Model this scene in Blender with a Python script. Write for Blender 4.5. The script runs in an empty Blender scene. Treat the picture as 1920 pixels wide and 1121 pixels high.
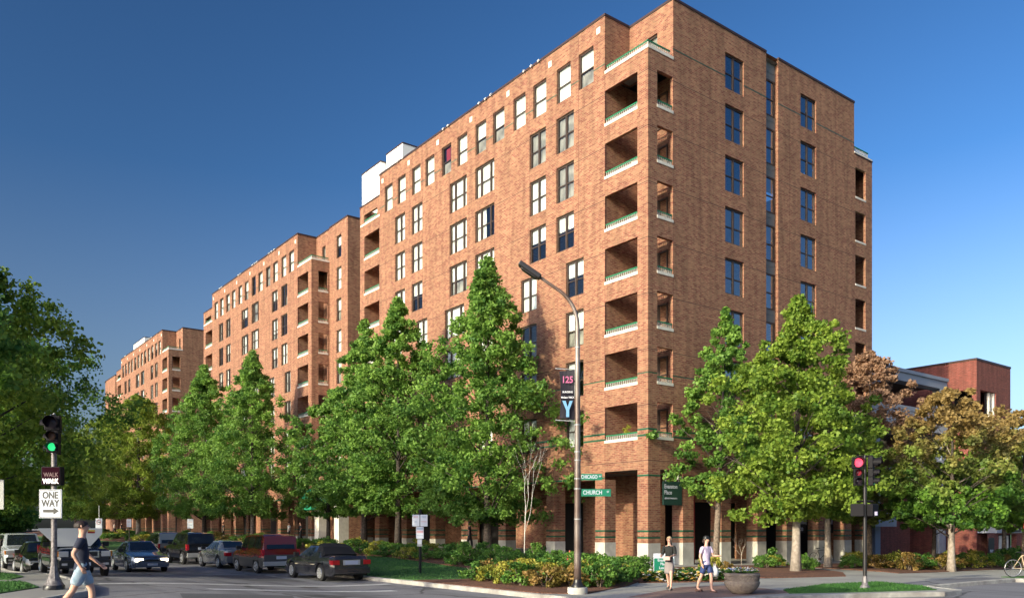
import bpy, bmesh, math, random
import numpy as np
from mathutils import Vector, Matrix, Quaternion
sc = bpy.context.scene
col = sc.collection
R = math.radians
# ---------------------------------------------------------------- camera
cam_d = bpy.data.cameras.new('camera'); cam = bpy.data.objects.new('camera', cam_d); col.objects.link(cam)
cam.location = (-30.66, -28.94, 2.1)
cam.rotation_euler = (R(90), 0, R(-37.27))
cam_d.sensor_width = 36; cam_d.lens = 36*1544/1920
cam_d.shift_y = (988-560.5)/1920; cam_d.clip_end = 3000; cam_d.clip_start = .1
sc.camera = cam
# ---------------------------------------------------------------- light
SUN_EL, SUN_AZ = 19.0, -8.0           # sun low over the far side of the avenue (towards -x)
sd = Vector((-math.cos(R(SUN_EL))*math.cos(R(SUN_AZ)), math.cos(R(SUN_EL))*math.sin(R(SUN_AZ)), math.sin(R(SUN_EL))))
sl = bpy.data.lights.new('sun', 'SUN'); sl.energy = 2.9; sl.angle = R(.5); sl.color = (1, .92, .62)
so = bpy.data.objects.new('sun', sl); col.objects.link(so); so.rotation_euler = sd.to_track_quat('Z', 'Y').to_euler(); so.location = (-60, 0, 40)
w = bpy.data.worlds.new('World'); sc.world = w; w.use_nodes = True
nt = w.node_tree; bg = nt.nodes['Background']
sky = nt.nodes.new('ShaderNodeTexSky'); sky.sky_type = 'NISHITA'; sky.sun_disc = False
sky.sun_elevation = R(SUN_EL); sky.sun_rotation = math.atan2(sd.x, sd.y); sky.altitude = 0
sky.air_density = 1.0; sky.dust_density = 3.0; sky.ozone_density = 4.0
# the photograph was taken through a polarising filter: the sky is darkest at right angles to the sun
def wn(t, **k):
    n = nt.nodes.new(t)
    for a_, v_ in k.items(): setattr(n, a_, v_)
    return n
wl = nt.links.new
wtc = wn('ShaderNodeTexCoord'); dt = wn('ShaderNodeVectorMath', operation='DOT_PRODUCT'); wl(wtc.outputs['Generated'], dt.inputs[0]); dt.inputs[1].default_value = tuple(sd)
m1 = wn('ShaderNodeMath', operation='MULTIPLY'); wl(dt.outputs['Value'], m1.inputs[0]); wl(dt.outputs['Value'], m1.inputs[1])
m2 = wn('ShaderNodeMath', operation='SUBTRACT'); m2.inputs[0].default_value = 1; wl(m1.outputs[0], m2.inputs[1])
m3 = wn('ShaderNodeMath', operation='MULTIPLY_ADD'); wl(m2.outputs[0], m3.inputs[0]); m3.inputs[1].default_value = -.55; m3.inputs[2].default_value = 1
gm_ = wn('ShaderNodeGamma'); gm_.inputs[1].default_value = 1.25; wl(sky.outputs[0], gm_.inputs[0])
vs = wn('ShaderNodeVectorMath', operation='SCALE'); wl(gm_.outputs[0], vs.inputs[0]); wl(m3.outputs[0], vs.inputs['Scale'])
hs = wn('ShaderNodeHueSaturation'); sxyz = wn('ShaderNodeSeparateXYZ'); wl(wtc.outputs['Generated'], sxyz.inputs[0]); sr = wn('ShaderNodeMapRange'); sr.inputs[1].default_value = 0; sr.inputs[2].default_value = .38; sr.inputs[3].default_value = .72; sr.inputs[4].default_value = 1.10; wl(sxyz.outputs[2], sr.inputs[0]); wl(sr.outputs[0], hs.inputs['Saturation']); wl(vs.outputs[0], hs.inputs['Color']); wl(hs.outputs[0], bg.inputs[0]); bg.inputs[1].default_value = .128
sc.view_settings.view_transform = 'Standard'; sc.view_settings.look = 'None'; sc.view_settings.exposure = .72; sc.view_settings.gamma = 1
sc.cycles.max_bounces = 6; sc.cycles.transparent_max_bounces = 6

# ---------------------------------------------------------------- helpers
def tag(o, label=None, cat=None, group=None, kind=None):
    if label: o['label'] = label
    if cat: o['category'] = cat
    if group: o['group'] = group
    if kind: o['kind'] = kind
    return o
def empty(name, loc=(0, 0, 0), rz=0, label=None, cat=None, group=None, s=None):
    o = bpy.data.objects.new(name, None); col.objects.link(o); o.location = loc; o.rotation_euler = (0, 0, rz)
    o.empty_display_size = .1
    if s: o.scale = (s, s, s) if not isinstance(s, tuple) else s
    return tag(o, label, cat, group)
def link(name, me, parent=None):
    o = bpy.data.objects.new(name, me); col.objects.link(o)
    if parent: o.parent = parent
    return o
def copy_tree(o, parent=None):
    c = o.copy(); col.objects.link(c)
    if parent: c.parent = parent
    for ch in [k for k in bpy.data.objects if k.parent == o]: copy_tree(ch, c)
    return c
class MB:
    def __init__(s): s.v = []; s.f = []; s.m = []
    def face(s, pts, mi=0):
        n = len(s.v); s.v += [tuple(p) for p in pts]; s.f.append(tuple(range(n, n+len(pts)))); s.m.append(mi)
    def box(s, x0, x1, y0, y1, z0, z1, mi=0):
        n = len(s.v)
        s.v += [(x0,y0,z0),(x1,y0,z0),(x1,y1,z0),(x0,y1,z0),(x0,y0,z1),(x1,y0,z1),(x1,y1,z1),(x0,y1,z1)]
        for q in ((0,3,2,1),(4,5,6,7),(0,1,5,4),(1,2,6,5),(2,3,7,6),(3,0,4,7)):
            s.f.append(tuple(n+i for i in q)); s.m.append(mi)
    def prism(s, pts, axis, a, b, mi=0):
        """2D polygon extruded along axis (0,1,2) from a to b"""
        def P(p, t):
            l = [p[0], p[1]]; l.insert(axis, t); return tuple(l)
        k = len(pts); n = len(s.v)
        s.v += [P(p, a) for p in pts]+[P(p, b) for p in pts]
        s.f.append(tuple(range(n+k-1, n-1, -1))); s.m.append(mi)
        s.f.append(tuple(range(n+k, n+2*k))); s.m.append(mi)
        for i in range(k):
            j = (i+1) % k; s.f.append((n+i, n+j, n+k+j, n+k+i)); s.m.append(mi)
    def tube(s, pts, rad, n=8, mi=0, cap=True):
        pts = [Vector(p) for p in pts]
        if not hasattr(rad, '__len__'): rad = [rad]*len(pts)
        base = len(s.v); u = None
        for i, p in enumerate(pts):
            d = (pts[min(i+1, len(pts)-1)]-pts[max(i-1, 0)]).normalized()
            if u is None: u = d.orthogonal().normalized()
            u = (u-d*u.dot(d)).normalized(); v = d.cross(u)
            for k in range(n):
                a = 2*math.pi*k/n; q = p+(u*math.cos(a)+v*math.sin(a))*rad[i]; s.v.append(tuple(q))
        for i in range(len(pts)-1):
            for k in range(n):
                a = base+i*n+k; b = base+i*n+(k+1) % n
                s.f.append((a, b, b+n, a+n)); s.m.append(mi)
        if cap:
            s.f.append(tuple(base+k for k in range(n-1, -1, -1))); s.m.append(mi)
            e = base+(len(pts)-1)*n; s.f.append(tuple(e+k for k in range(n))); s.m.append(mi)
    def lathe(s, prof, n=24, mi=0, c=(0, 0, 0), cap=True):
        s.tube([(c[0], c[1], c[2]+z+i*1e-6) for i, (r, z) in enumerate(prof)], [max(r, .001) for r, z in prof], n, mi, cap)
    def mesh(s, name, mats, smooth=False, bevel=0):
        me = bpy.data.meshes.new(name); me.from_pydata(s.v, [], s.f)
        for m in (mats if isinstance(mats, (list, tuple)) else [mats]): me.materials.append(m)
        me.polygons.foreach_set('material_index', s.m)
        if bevel:
            bm = bmesh.new(); bm.from_mesh(me); bmesh.ops.remove_doubles(bm, verts=bm.verts, dist=1e-5)
            bmesh.ops.bevel(bm, geom=[e for e in bm.edges if len(e.link_faces) == 2 and e.calc_face_angle(0) > .5], offset=bevel, segments=2, affect='EDGES', profile=.6)
            bm.to_mesh(me); bm.free()
        if smooth:
            me.polygons.foreach_set('use_smooth', [True]*len(me.polygons))
            if smooth != 'all': me.set_sharp_from_angle(angle=R(40))
        me.update(); return me
    def build(s, name, mats, parent=None, smooth=False, bevel=0): return link(name, s.mesh(name, mats, smooth, bevel), parent)

def mat(name, colr=(.5, .5, .5), rough=.7, metal=0, emit=None, es=1, spec=None, coat=0):
    m = bpy.data.materials.new(name); m.use_nodes = True; b = m.node_tree.nodes['Principled BSDF']
    b.inputs['Base Color'].default_value = (*colr, 1); b.inputs['Roughness'].default_value = rough; b.inputs['Metallic'].default_value = metal
    if emit: b.inputs['Emission Color'].default_value = (*emit, 1); b.inputs['Emission Strength'].default_value = es
    if spec is not None: b.inputs['Specular IOR Level'].default_value = spec
    b.inputs['Coat Weight'].default_value = coat
    return m
def N(m, t, **kw):
    n = m.node_tree.nodes.new(t)
    for k, v in kw.items(): setattr(n, k, v)
    return n
def L(m, a, b): m.node_tree.links.new(a, b)
def noisy(name, c1, c2, scale=5, rough=.85, bump=.3, bscale=None, c3=None, s3=.4, dist=.02, detail=6, metal=0, lo=.35, hi=.65, st=(1, 1, 1), crack=0):
    """two colour procedural surface with a larger-scale third tone and bump, in object space"""
    m = mat(name, c1, rough, metal); b = m.node_tree.nodes['Principled BSDF']
    tc = N(m, 'ShaderNodeTexCoord'); n1 = N(m, 'ShaderNodeTexNoise'); n1.inputs['Scale'].default_value = scale; n1.inputs['Detail'].default_value = detail
    L(m, tc.outputs['Object'], n1.inputs['Vector'])
    cr = N(m, 'ShaderNodeValToRGB'); cr.color_ramp.elements[0].color = (*c1, 1); cr.color_ramp.elements[1].color = (*c2, 1)
    cr.color_ramp.elements[0].position = lo; cr.color_ramp.elements[1].position = hi
    L(m, n1.outputs['Fac'], cr.inputs[0]); out = cr.outputs[0]
    if c3:
        n2 = N(m, 'ShaderNodeTexNoise'); n2.inputs['Scale'].default_value = s3; n2.inputs['Detail'].default_value = 4
        sv_ = N(m, 'ShaderNodeVectorMath', operation='MULTIPLY'); sv_.inputs[1].default_value = st; L(m, tc.outputs['Object'], sv_.inputs[0]); L(m, sv_.outputs[0], n2.inputs['Vector'])
        r2 = N(m, 'ShaderNodeValToRGB'); r2.color_ramp.elements[0].position = .45; r2.color_ramp.elements[1].position = .65
        L(m, n2.outputs['Fac'], r2.inputs[0])
        mx = N(m, 'ShaderNodeMixRGB'); mx.inputs[2].default_value = (*c3, 1); L(m, r2.outputs[0], mx.inputs[0]); L(m, out, mx.inputs[1]); out = mx.outputs[0]
    if crack:
        vo = N(m, 'ShaderNodeTexVoronoi', feature='DISTANCE_TO_EDGE'); vo.inputs['Scale'].default_value = crack
        dn = N(m, 'ShaderNodeTexNoise'); dn.inputs['Scale'].default_value = 1.2; dn.inputs['Detail'].default_value = 6; L(m, tc.outputs['Object'], dn.inputs['Vector'])
        dm = N(m, 'ShaderNodeMixRGB'); dm.inputs[0].default_value = .35; L(m, tc.outputs['Object'], dm.inputs[1]); L(m, dn.outputs['Color'], dm.inputs[2]); L(m, dm.outputs[0], vo.inputs['Vector'])
        cr2 = N(m, 'ShaderNodeMapRange'); cr2.inputs[1].default_value = .004; cr2.inputs[2].default_value = .012; cr2.inputs[3].default_value = .35; cr2.inputs[4].default_value = 1; L(m, vo.outputs['Distance'], cr2.inputs[0])
        ck = N(m, 'ShaderNodeVectorMath', operation='SCALE'); L(m, out, ck.inputs[0]); L(m, cr2.outputs[0], ck.inputs['Scale']); out = ck.outputs[0]
    L(m, out, b.inputs['Base Color'])
    if bump:
        n3 = N(m, 'ShaderNodeTexNoise'); n3.inputs['Scale'].default_value = bscale or scale*3; n3.inputs['Detail'].default_value = 8
        L(m, tc.outputs['Object'], n3.inputs['Vector'])
        bp = N(m, 'ShaderNodeBump'); bp.inputs['Strength'].default_value = bump; bp.inputs['Distance'].default_value = dist
        L(m, n3.outputs['Fac'], bp.inputs['Height']); L(m, bp.outputs[0], b.inputs['Normal'])
    return m

# ---------------------------------------------------------------- materials
def brick_mat(name='brick', ca=(.335, .155, .090), cb=(.18, .034, .029), mo=(.305, .20, .125), bw=.26, bh=.094, mort=.012):
    m = mat(name, ca, .9); b = m.node_tree.nodes['Principled BSDF']
    tc = N(m, 'ShaderNodeTexCoord'); sp = N(m, 'ShaderNodeSeparateXYZ'); L(m, tc.outputs['Object'], sp.inputs[0])
    ad = N(m, 'ShaderNodeMath', operation='ADD'); L(m, sp.outputs[0], ad.inputs[0]); L(m, sp.outputs[1], ad.inputs[1])
    cb_ = N(m, 'ShaderNodeCombineXYZ'); L(m, ad.outputs[0], cb_.inputs[0]); L(m, sp.outputs[2], cb_.inputs[1])
    # slight wobble so that the courses are not ruler straight
    br = N(m, 'ShaderNodeTexBrick'); L(m, cb_.outputs[0], br.inputs['Vector'])
    br.inputs['Scale'].default_value = 1; br.inputs['Mortar Size'].default_value = mort; br.inputs['Mortar Smooth'].default_value = .05
    br.inputs['Brick Width'].default_value = bw; br.inputs['Row Height'].default_value = bh; br.inputs['Bias'].default_value = -.15
    br.inputs['Color1'].default_value = (*ca, 1); br.inputs['Color2'].default_value = (*cb, 1); br.inputs['Mortar'].default_value = (*mo, 1)
    n1 = N(m, 'ShaderNodeTexNoise'); n1.inputs['Scale'].default_value = .9; n1.inputs['Detail'].default_value = 8; n1.inputs['Roughness'].default_value = .7
    sv = N(m, 'ShaderNodeVectorMath', operation='MULTIPLY'); sv.inputs[1].default_value = (.55, 2.2, 1); L(m, cb_.outputs[0], sv.inputs[0]); L(m, sv.outputs[0], n1.inputs['Vector'])
    r1 = N(m, 'ShaderNodeMapRange'); r1.inputs[1].default_value = .3; r1.inputs[2].default_value = .7; r1.inputs[3].default_value = .86; r1.inputs[4].default_value = 1.12
    L(m, n1.outputs['Fac'], r1.inputs[0])
    n2 = N(m, 'ShaderNodeTexNoise'); n2.inputs['Scale'].default_value = 6; n2.inputs['Detail'].default_value = 3
    sv2 = N(m, 'ShaderNodeVectorMath', operation='MULTIPLY'); sv2.inputs[1].default_value = (.6, 1.7, 1); L(m, cb_.outputs[0], sv2.inputs[0]); L(m, sv2.outputs[0], n2.inputs['Vector'])
    r2 = N(m, 'ShaderNodeMapRange'); r2.inputs[1].default_value = .35; r2.inputs[2].default_value = .65; r2.inputs[3].default_value = .84; r2.inputs[4].default_value = 1.16
    L(m, n2.outputs['Fac'], r2.inputs[0])
    mu0 = N(m, 'ShaderNodeMath', operation='MULTIPLY'); L(m, r1.outputs[0], mu0.inputs[0]); L(m, r2.outputs[0], mu0.inputs[1])
    n4 = N(m, 'ShaderNodeTexNoise'); n4.inputs['Scale'].default_value = 1; n4.inputs['Detail'].default_value = 5
    sv4 = N(m, 'ShaderNodeVectorMath', operation='MULTIPLY'); sv4.inputs[1].default_value = (2.6, .22, 1); L(m, cb_.outputs[0], sv4.inputs[0]); L(m, sv4.outputs[0], n4.inputs['Vector'])
    r4 = N(m, 'ShaderNodeMapRange'); r4.inputs[1].default_value = .32; r4.inputs[2].default_value = .62; r4.inputs[3].default_value = .74; r4.inputs[4].default_value = 1.05; L(m, n4.outputs['Fac'], r4.inputs[0])
    mu = N(m, 'ShaderNodeMath', operation='MULTIPLY'); L(m, mu0.outputs[0], mu.inputs[0]); L(m, r4.outputs[0], mu.inputs[1])
    vm = N(m, 'ShaderNodeVectorMath', operation='SCALE'); L(m, br.outputs['Color'], vm.inputs[0]); L(m, mu.outputs[0], vm.inputs['Scale'])
    L(m, vm.outputs[0], b.inputs['Base Color'])
    bp = N(m, 'ShaderNodeBump'); bp.inputs['Strength'].default_value = .5; bp.inputs['Distance'].default_value = .008; bp.invert = True
    L(m, br.outputs['Fac'], bp.inputs['Height']); L(m, bp.outputs[0], b.inputs['Normal'])
    return m
M = {}
M['brick'] = brick_mat()
M['redbrick'] = brick_mat('red_brick', (.26, .062, .048), (.17, .04, .034), (.22, .11, .085))
M['greenbrick'] = mat('green_glazed_brick', (.008, .085, .05), .35)
M['joint'] = mat('joint_sealant', (.10, .035, .028), .9)
M['concrete'] = noisy('cast_concrete', (.46, .44, .40), (.58, .56, .51), 3, .85, .15, 20, (.38, .36, .33), .8)
M['ledge'] = noisy('ledge_concrete', (.62, .58, .52), (.74, .70, .63), 4, .8, .1, 20)
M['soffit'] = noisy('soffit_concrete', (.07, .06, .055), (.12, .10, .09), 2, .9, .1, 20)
M['coping'] = mat('dark_metal_coping', (.045, .022, .02), .5)
M['frame'] = mat('bronze_window_frame', (.055, .035, .028), .45)
M['green'] = mat('green_painted_metal', (.01, .17, .075), .35)
M['baluster'] = mat('pale_painted_metal', (.42, .42, .37), .5)
M['blind'] = noisy('white_roller_blind', (.58, .58, .57), (.72, .72, .70), 2, .8, 0)
M['blind_grey'] = noisy('grey_curtain', (.16, .15, .14), (.36, .34, .31), 1.6, .9, 0)
M['blind_red'] = mat('red_curtain', (.25, .01, .02), .8)
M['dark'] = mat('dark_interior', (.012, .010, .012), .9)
M['white'] = mat('white_painted_panel', (.80, .79, .77), .6)
M['roof'] = noisy('roof_gravel', (.2, .19, .18), (.3, .29, .27), 8, .95, .2)
M['chrome'] = mat('chrome', (.75, .75, .77), .15, 1)
M['rubber'] = mat('tyre_rubber', (.018, .018, .02), .8)
M['alloy'] = mat('alloy_rim', (.62, .63, .66), .3, .7)
M['black'] = mat('black_plastic', (.015, .015, .017), .45)
M['blackmetal'] = mat('black_painted_metal', (.02, .018, .02), .35)
M['carglass'] = mat('car_glass', (.012, .016, .022), .04, 0, spec=.8)
M['red_lens'] = mat('red_lens', (.40, .01, .02), .15, coat=.5)
M['clear_lens'] = mat('clear_lens', (.55, .56, .60), .08, .5, coat=.5)
M['amber'] = mat('amber_lens', (.6, .2, .02), .2)
M['plate'] = mat('licence_plate', (.42, .46, .58), .5)
M['signwhite'] = mat('white_sign_sheet', (.52, .55, .64), .5)
M['signgrey'] = mat('grey_sign_back', (.35, .36, .38), .5)
M['signblack'] = mat('black_sign_ink', (.012, .012, .014), .5)
M['signgreen'] = mat('green_sign_sheet', (.006, .17, .10), .4)
M['signred'] = mat('red_sign_sheet', (.40, .02, .02), .4)
M['skin'] = mat('skin', (.52, .28, .20), .6)
M['asphalt'] = noisy('asphalt', (.14, .138, .16), (.235, .23, .255), 30, .9, .35, 90, (.115, .113, .133), .9, .01, lo=.3, hi=.7, st=(1, .1, 1), crack=.28)
M['sidewalk'] = noisy('sidewalk_concrete', (.30, .29, .28), (.38, .37, .35), 12, .9, .15, 60, (.24, .23, .225), .35)
M['kerb'] = noisy('kerb_concrete', (.34, .33, .31), (.46, .44, .41), 6, .9, .2, 40, (.24, .22, .21), 1.1)
M['lawn'] = noisy('lawn_grass', (.020, .085, .012), (.055, .165, .022), 9, .95, .6, 60, (.028, .10, .02), .7, .05, 10)
M['mulch'] = noisy('bark_mulch', (.06, .022, .014), (.26, .11, .065), 16, .98, .9, 26, (.12, .05, .033), .8, .06, 12)
M['pave'] = noisy('brick_paving', (.20, .12, .105), (.28, .17, .145), 14, .9, .2, 50, (.17, .12, .11), .5)
M['paint'] = noisy('road_paint', (.45, .45, .47), (.66, .66, .68), 9, .7, .1, 40)
M['bark'] = noisy('tree_bark', (.10, .075, .06), (.26, .20, .155), 9, .95, .8, 22, None, .4, .03)
M['bark_dark'] = noisy('dark_bark', (.035, .027, .024), (.09, .07, .06), 9, .95, .8, 22, None, .4, .03)
M['bark_pale'] = noisy('pale_bark', (.22, .18, .15), (.38, .32, .27), 6, .9, .4, 22, None, .4, .03)
for k_ in ('joint', 'greenbrick'): pass
# car window pane that lets the blind behind show
def pane_mat(name, tint, fac, rough=.02):
    m = bpy.data.materials.new(name); m.use_nodes = True; nd = m.node_tree.nodes; nd.clear()
    o = N(m, 'ShaderNodeOutputMaterial'); mx = N(m, 'ShaderNodeMixShader'); g = N(m, 'ShaderNodeBsdfGlossy'); t = N(m, 'ShaderNodeBsdfTransparent')
    g.inputs['Roughness'].default_value = rough; g.inputs['Color'].default_value = (.9, .95, 1, 1); t.inputs['Color'].default_value = (*tint, 1)
    fr = N(m, 'ShaderNodeFresnel'); fr.inputs['IOR'].default_value = 1.5
    ad = N(m, 'ShaderNodeMath', operation='ADD'); ad.inputs[1].default_value = fac; L(m, fr.outputs[0], ad.inputs[0]); ad.use_clamp = True
    L(m, ad.outputs[0], mx.inputs[0]); L(m, t.outputs[0], mx.inputs[1]); L(m, g.outputs[0], mx.inputs[2]); L(m, mx.outputs[0], o.inputs[0])
    return m
M['pane'] = pane_mat('window_glass', (.9, .93, .92), .05)
M['pane_blue'] = pane_mat('window_glass_reflecting_sky', (.45, .5, .52), .22)

def leaf_mat(name, c1, c2, c3=None, z0=0, z1=1, trans=.42):
    m = bpy.data.materials.new(name); m.use_nodes = True; nd = m.node_tree.nodes; nd.clear()
    o = N(m, 'ShaderNodeOutputMaterial'); at = N(m, 'ShaderNodeAttribute'); at.attribute_name = 'leafv'
    mx = N(m, 'ShaderNodeMixRGB'); mx.inputs[1].default_value = (*c1, 1); mx.inputs[2].default_value = (*c2, 1); L(m, at.outputs['Fac'], mx.inputs[0]); out = mx.outputs[0]
    if c3:
        tc = N(m, 'ShaderNodeTexCoord'); sp = N(m, 'ShaderNodeSeparateXYZ'); L(m, tc.outputs['Object'], sp.inputs[0])
        nz = N(m, 'ShaderNodeTexNoise'); nz.inputs['Scale'].default_value = .8; L(m, tc.outputs['Object'], nz.inputs['Vector'])
        ma = N(m, 'ShaderNodeMath', operation='MULTIPLY_ADD'); ma.inputs[1].default_value = (z1-z0)*1.6; L(m, nz.outputs['Fac'], ma.inputs[0]); L(m, sp.outputs[2], ma.inputs[2])
        mr = N(m, 'ShaderNodeMapRange'); mr.inputs[1].default_value = z0+(z1-z0)*.8; mr.inputs[2].default_value = z1+(z1-z0)*.8; L(m, ma.outputs[0], mr.inputs[0])
        m2 = N(m, 'ShaderNodeMixRGB'); m2.inputs[2].default_value = (*c3, 1); L(m, mr.outputs[0], m2.inputs[0]); L(m, out, m2.inputs[1])
        m3 = N(m, 'ShaderNodeMixRGB', blend_type='MULTIPLY'); m3.inputs[0].default_value = .5; L(m, m2.outputs[0], m3.inputs[1])
        vr = N(m, 'ShaderNodeMapRange'); vr.inputs[3].default_value = .6; vr.inputs[4].default_value = 1.5; L(m, at.outputs['Fac'], vr.inputs[0])
        L(m, vr.outputs[0], m3.inputs[2]); out = m3.outputs[0]
    d = N(m, 'ShaderNodeBsdfPrincipled'); d.inputs['Roughness'].default_value = .55; d.inputs['Specular IOR Level'].default_value = .3
    t = N(m, 'ShaderNodeBsdfTranslucent'); ms = N(m, 'ShaderNodeMixShader'); ms.inputs[0].default_value = trans
    L(m, out, d.inputs['Base Color']); L(m, out, t.inputs['Color']); L(m, d.outputs[0], ms.inputs[1]); L(m, t.outputs[0], ms.inputs[2]); L(m, ms.outputs[0], o.inputs[0])
    return m
M['leaf'] = leaf_mat('maple_leaves', (.055, .15, .028), (.28, .46, .085))
M['leaf_dark'] = leaf_mat('dark_leaves', (.04, .125, .026), (.17, .33, .06))
M['leaf_olive'] = leaf_mat('olive_leaves', (.10, .18, .022), (.34, .42, .06))
M['leaf_yel'] = leaf_mat('yellow_green_leaves', (.09, .18, .022), (.33, .44, .065))
M['leaf_brown'] = leaf_mat('bronze_spring_leaves', (.06, .13, .025), (.20, .30, .05), (.36, .22, .14), 2.5, 7)
M['leaf_gold'] = leaf_mat('bronze_over_green_leaves', (.05, .14, .025), (.20, .36, .05), (.33, .23, .085), 3.6, 7)
M['leaf_shrub'] = leaf_mat('shrub_leaves', (.04, .12, .02), (.16, .30, .05), trans=.25)
M['leaf_shrubY'] = leaf_mat('golden_shrub_leaves', (.12, .16, .02), (.46, .42, .07), trans=.25)
M['leaf_rust'] = leaf_mat('rusty_shrub_leaves', (.13, .11, .02), (.36, .22, .07), trans=.25)

# ---------------------------------------------------------------- terrain
def sm(t): t = min(1, max(0, t)); return t*t*(3-2*t)
def h(x, y):
    z = .42*sm((-17-x)/9)*sm((16-y)/16)
    b = sm((x+13)/8); z += .6*b*sm((y+1)/15)+.0035*max(0, y-15)*b
    return z-.012*max(0, x-1)*sm((x-1)/6)
def cuts(lo, hi):
    out = []; t = -60
    while t < hi:
        if t > lo: out.append(t)
        t += 1.5 if -40 <= t < 42 else 8
    return out
def drape(name, poly, m, off, thick=.3, parent=None, kind='structure'):
    bm = bmesh.new(); f = bm.faces.new([bm.verts.new((p[0], p[1], 0)) for p in poly]); bm.normal_update()
    if f.normal.z < 0: f.normal_flip()
    bmesh.ops.triangulate(bm, faces=[f])
    xs = [p[0] for p in poly]; ys = [p[1] for p in poly]
    for ax, (lo, hi) in ((0, (min(xs), max(xs))), (1, (min(ys), max(ys)))):
        for t in cuts(lo, hi):
            n = (1, 0, 0) if ax == 0 else (0, 1, 0); c = (t, 0, 0) if ax == 0 else (0, t, 0)
            bmesh.ops.bisect_plane(bm, geom=bm.verts[:]+bm.edges[:]+bm.faces[:], plane_co=c, plane_no=n, dist=1e-4)
    for v in bm.verts: v.co.z = h(v.co.x, v.co.y)+off
    be = [e for e in bm.edges if len(e.link_faces) == 1]
    if thick:
        r = bmesh.ops.extrude_edge_only(bm, edges=be)
        for v in [g for g in r['geom'] if isinstance(g, bmesh.types.BMVert)]: v.co.z -= thick
    bmesh.ops.recalc_face_normals(bm, faces=bm.faces)
    me = bpy.data.meshes.new(name); bm.to_mesh(me); bm.free(); me.materials.append(m)
    o = link(name, me, parent); o['kind'] = kind
    return o
def kerb(name, line, wd=.18, hh=.145):
    """kerb stone strip following a polyline; solid, joints every 3 m"""
    pts = []
    for (a, b) in zip(line, line[1:]):
        a = Vector((a[0], a[1])); b = Vector((b[0], b[1])); n = max(1, int((b-a).length/1.5))
        pts += [a+(b-a)*i/n for i in range(n)]
    pts.append(Vector(line[-1][:2])); mb = MB(); ring = []
    for i, p in enumerate(pts):
        d = (pts[min(i+1, len(pts)-1)]-pts[max(i-1, 0)]).normalized(); nrm = Vector((d.y, -d.x))*wd/2
        z = h(p.x, p.y); a = p-nrm; b = p+nrm
        ring.append([(a.x, a.y, z-.25), (a.x, a.y, z+hh-.02), ((a*.85+b*.15).x, (a*.85+b*.15).y, z+hh), ((a*.15+b*.85).x, (a*.15+b*.85).y, z+hh), (b.x, b.y, z+hh-.02), (b.x, b.y, z-.25)])
    for r0, r1 in zip(ring, ring[1:]):
        for k in range(5): mb.face([r0[k], r0[k+1], r1[k+1], r1[k]])
    o = mb.build(name, M['kerb']); o['kind'] = 'structure'; return o

gm = MB(); gm.face([(-900, -900, -1.6), (900, -900, -1.6), (900, 900, -1.6), (-900, 900, -1.6)])
tag(gm.build('ground', M['lawn']), kind='structure')
drape('road', [(-90, -60), (90, -60), (90, 260), (-90, 260)], M['asphalt'], 0, 0)
NE = [(-15.3, 255), (-15.3, -11.5), (-14.7, -13.2), (-13, -14.3), (-9.5, -15.0), (-7, -15.9), (-5.0, -16.9), (-3.7, -16.8), (-2.8, -15.3), (4.2, -15.3), (5, -16.9), (6, -17.3), (88, -17.3), (88, 255)]
drape('sidewalk', NE, M['sidewalk'], .125)
kerb('kerb', NE[:-1])
NW = [(-26.2, 255), (-26.2, -4), (-26.7, -6.6), (-28.2, -8.8), (-31, -10), (-88, -10), (-88, 255)]
drape('sidewalk_west', NW, M['sidewalk'], .125); bpy.data.objects['sidewalk_west'].name = 'sidewalk_across_avenue'
kerb('kerb_across_avenue', NW[:-1])
drape('driveway', [(-2.7, -15.2), (4.1, -15.2), (4.4, -14.0), (-2.4, -14.0)], M['asphalt'], .133, .1)
drape('lawn', [(-15.2, 255), (-15.2, -.9), (-14.8, -2.4), (-13.2, -3.0), (-10.8, -1.6), (-9, 3), (-8.6, 12), (-9.5, 20), (-9.5, 255)], M['lawn'], .15, .05)
drape('mulch_bed', [(-15.2, -2.6), (-15.1, -9.8), (-14.2, -10.9), (-10.7, -9.2), (-7.4, -6.9), (-4.2, -4.3), (-1.8, -2.4), (-1.8, 255), (-9.4, 255), (-9.4, 20), (-8.5, 12), (-8.9, 3), (-10.7, -1.7), (-13.2, -3.1), (-14.8, -2.5)], M['mulch'], .155, .05)
drape('flower_bed_soil', [(-9.4, -8.4), (-6.2, -9.9), (-4.2, -8.9), (-4.6, -6.6), (-7.2, -6.6)], M['mulch'], .16, .05)
drape('mulch_bed_by_entrance', [(-4.1, -6.2), (-3.5, -9.5), (0.1, -10.7), (2.4, -9.2), (3.6, -7.8), (6.3, -2.0), (-2.0, -1.6)], M['mulch'], .16, .05)
drape('mulch_bed_by_garage', [(5.4, -9.3), (4.3, -10.7), (60, -10.7), (60, -3), (30, -2.6), (7.4, -2.2)], M['mulch'], .16, .05)
drape('lawn_patch', [(-9.2, -14.4), (-8.2, -13.5), (-5.0, -12.9), (-2.2, -13.4), (-3.2, -15.4), (-4.3, -16.4), (-6.8, -15.5)], M['lawn'], .15, .05)
drape('lawn_strip', [(5.3, -14.4), (60, -14.4), (60, -16.9), (6.3, -16.9)], M['lawn'], .15, .05)
drape('plaza_paving', [(-14.0, -12.4), (-9.6, -10.6), (-7.5, -11.2), (-8.6, -14.3), (-12.8, -13.9)], M['pave'], .131, .02)
drape('lawn_by_left_kerb', [(-27.4, 60), (-27.0, 12), (-27.2, 1), (-27.7, -.4), (-29.5, .4), (-60, .6), (-60, 60)], M['lawn'], .15, .05)
drape('lawn_at_left_corner', [(-28.4, -1.5), (-27.5, -2.0), (-27.5, -4.6), (-28.6, -6.4), (-60, -6.6), (-60, -1.4)], M['lawn'], .15, .05)
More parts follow.
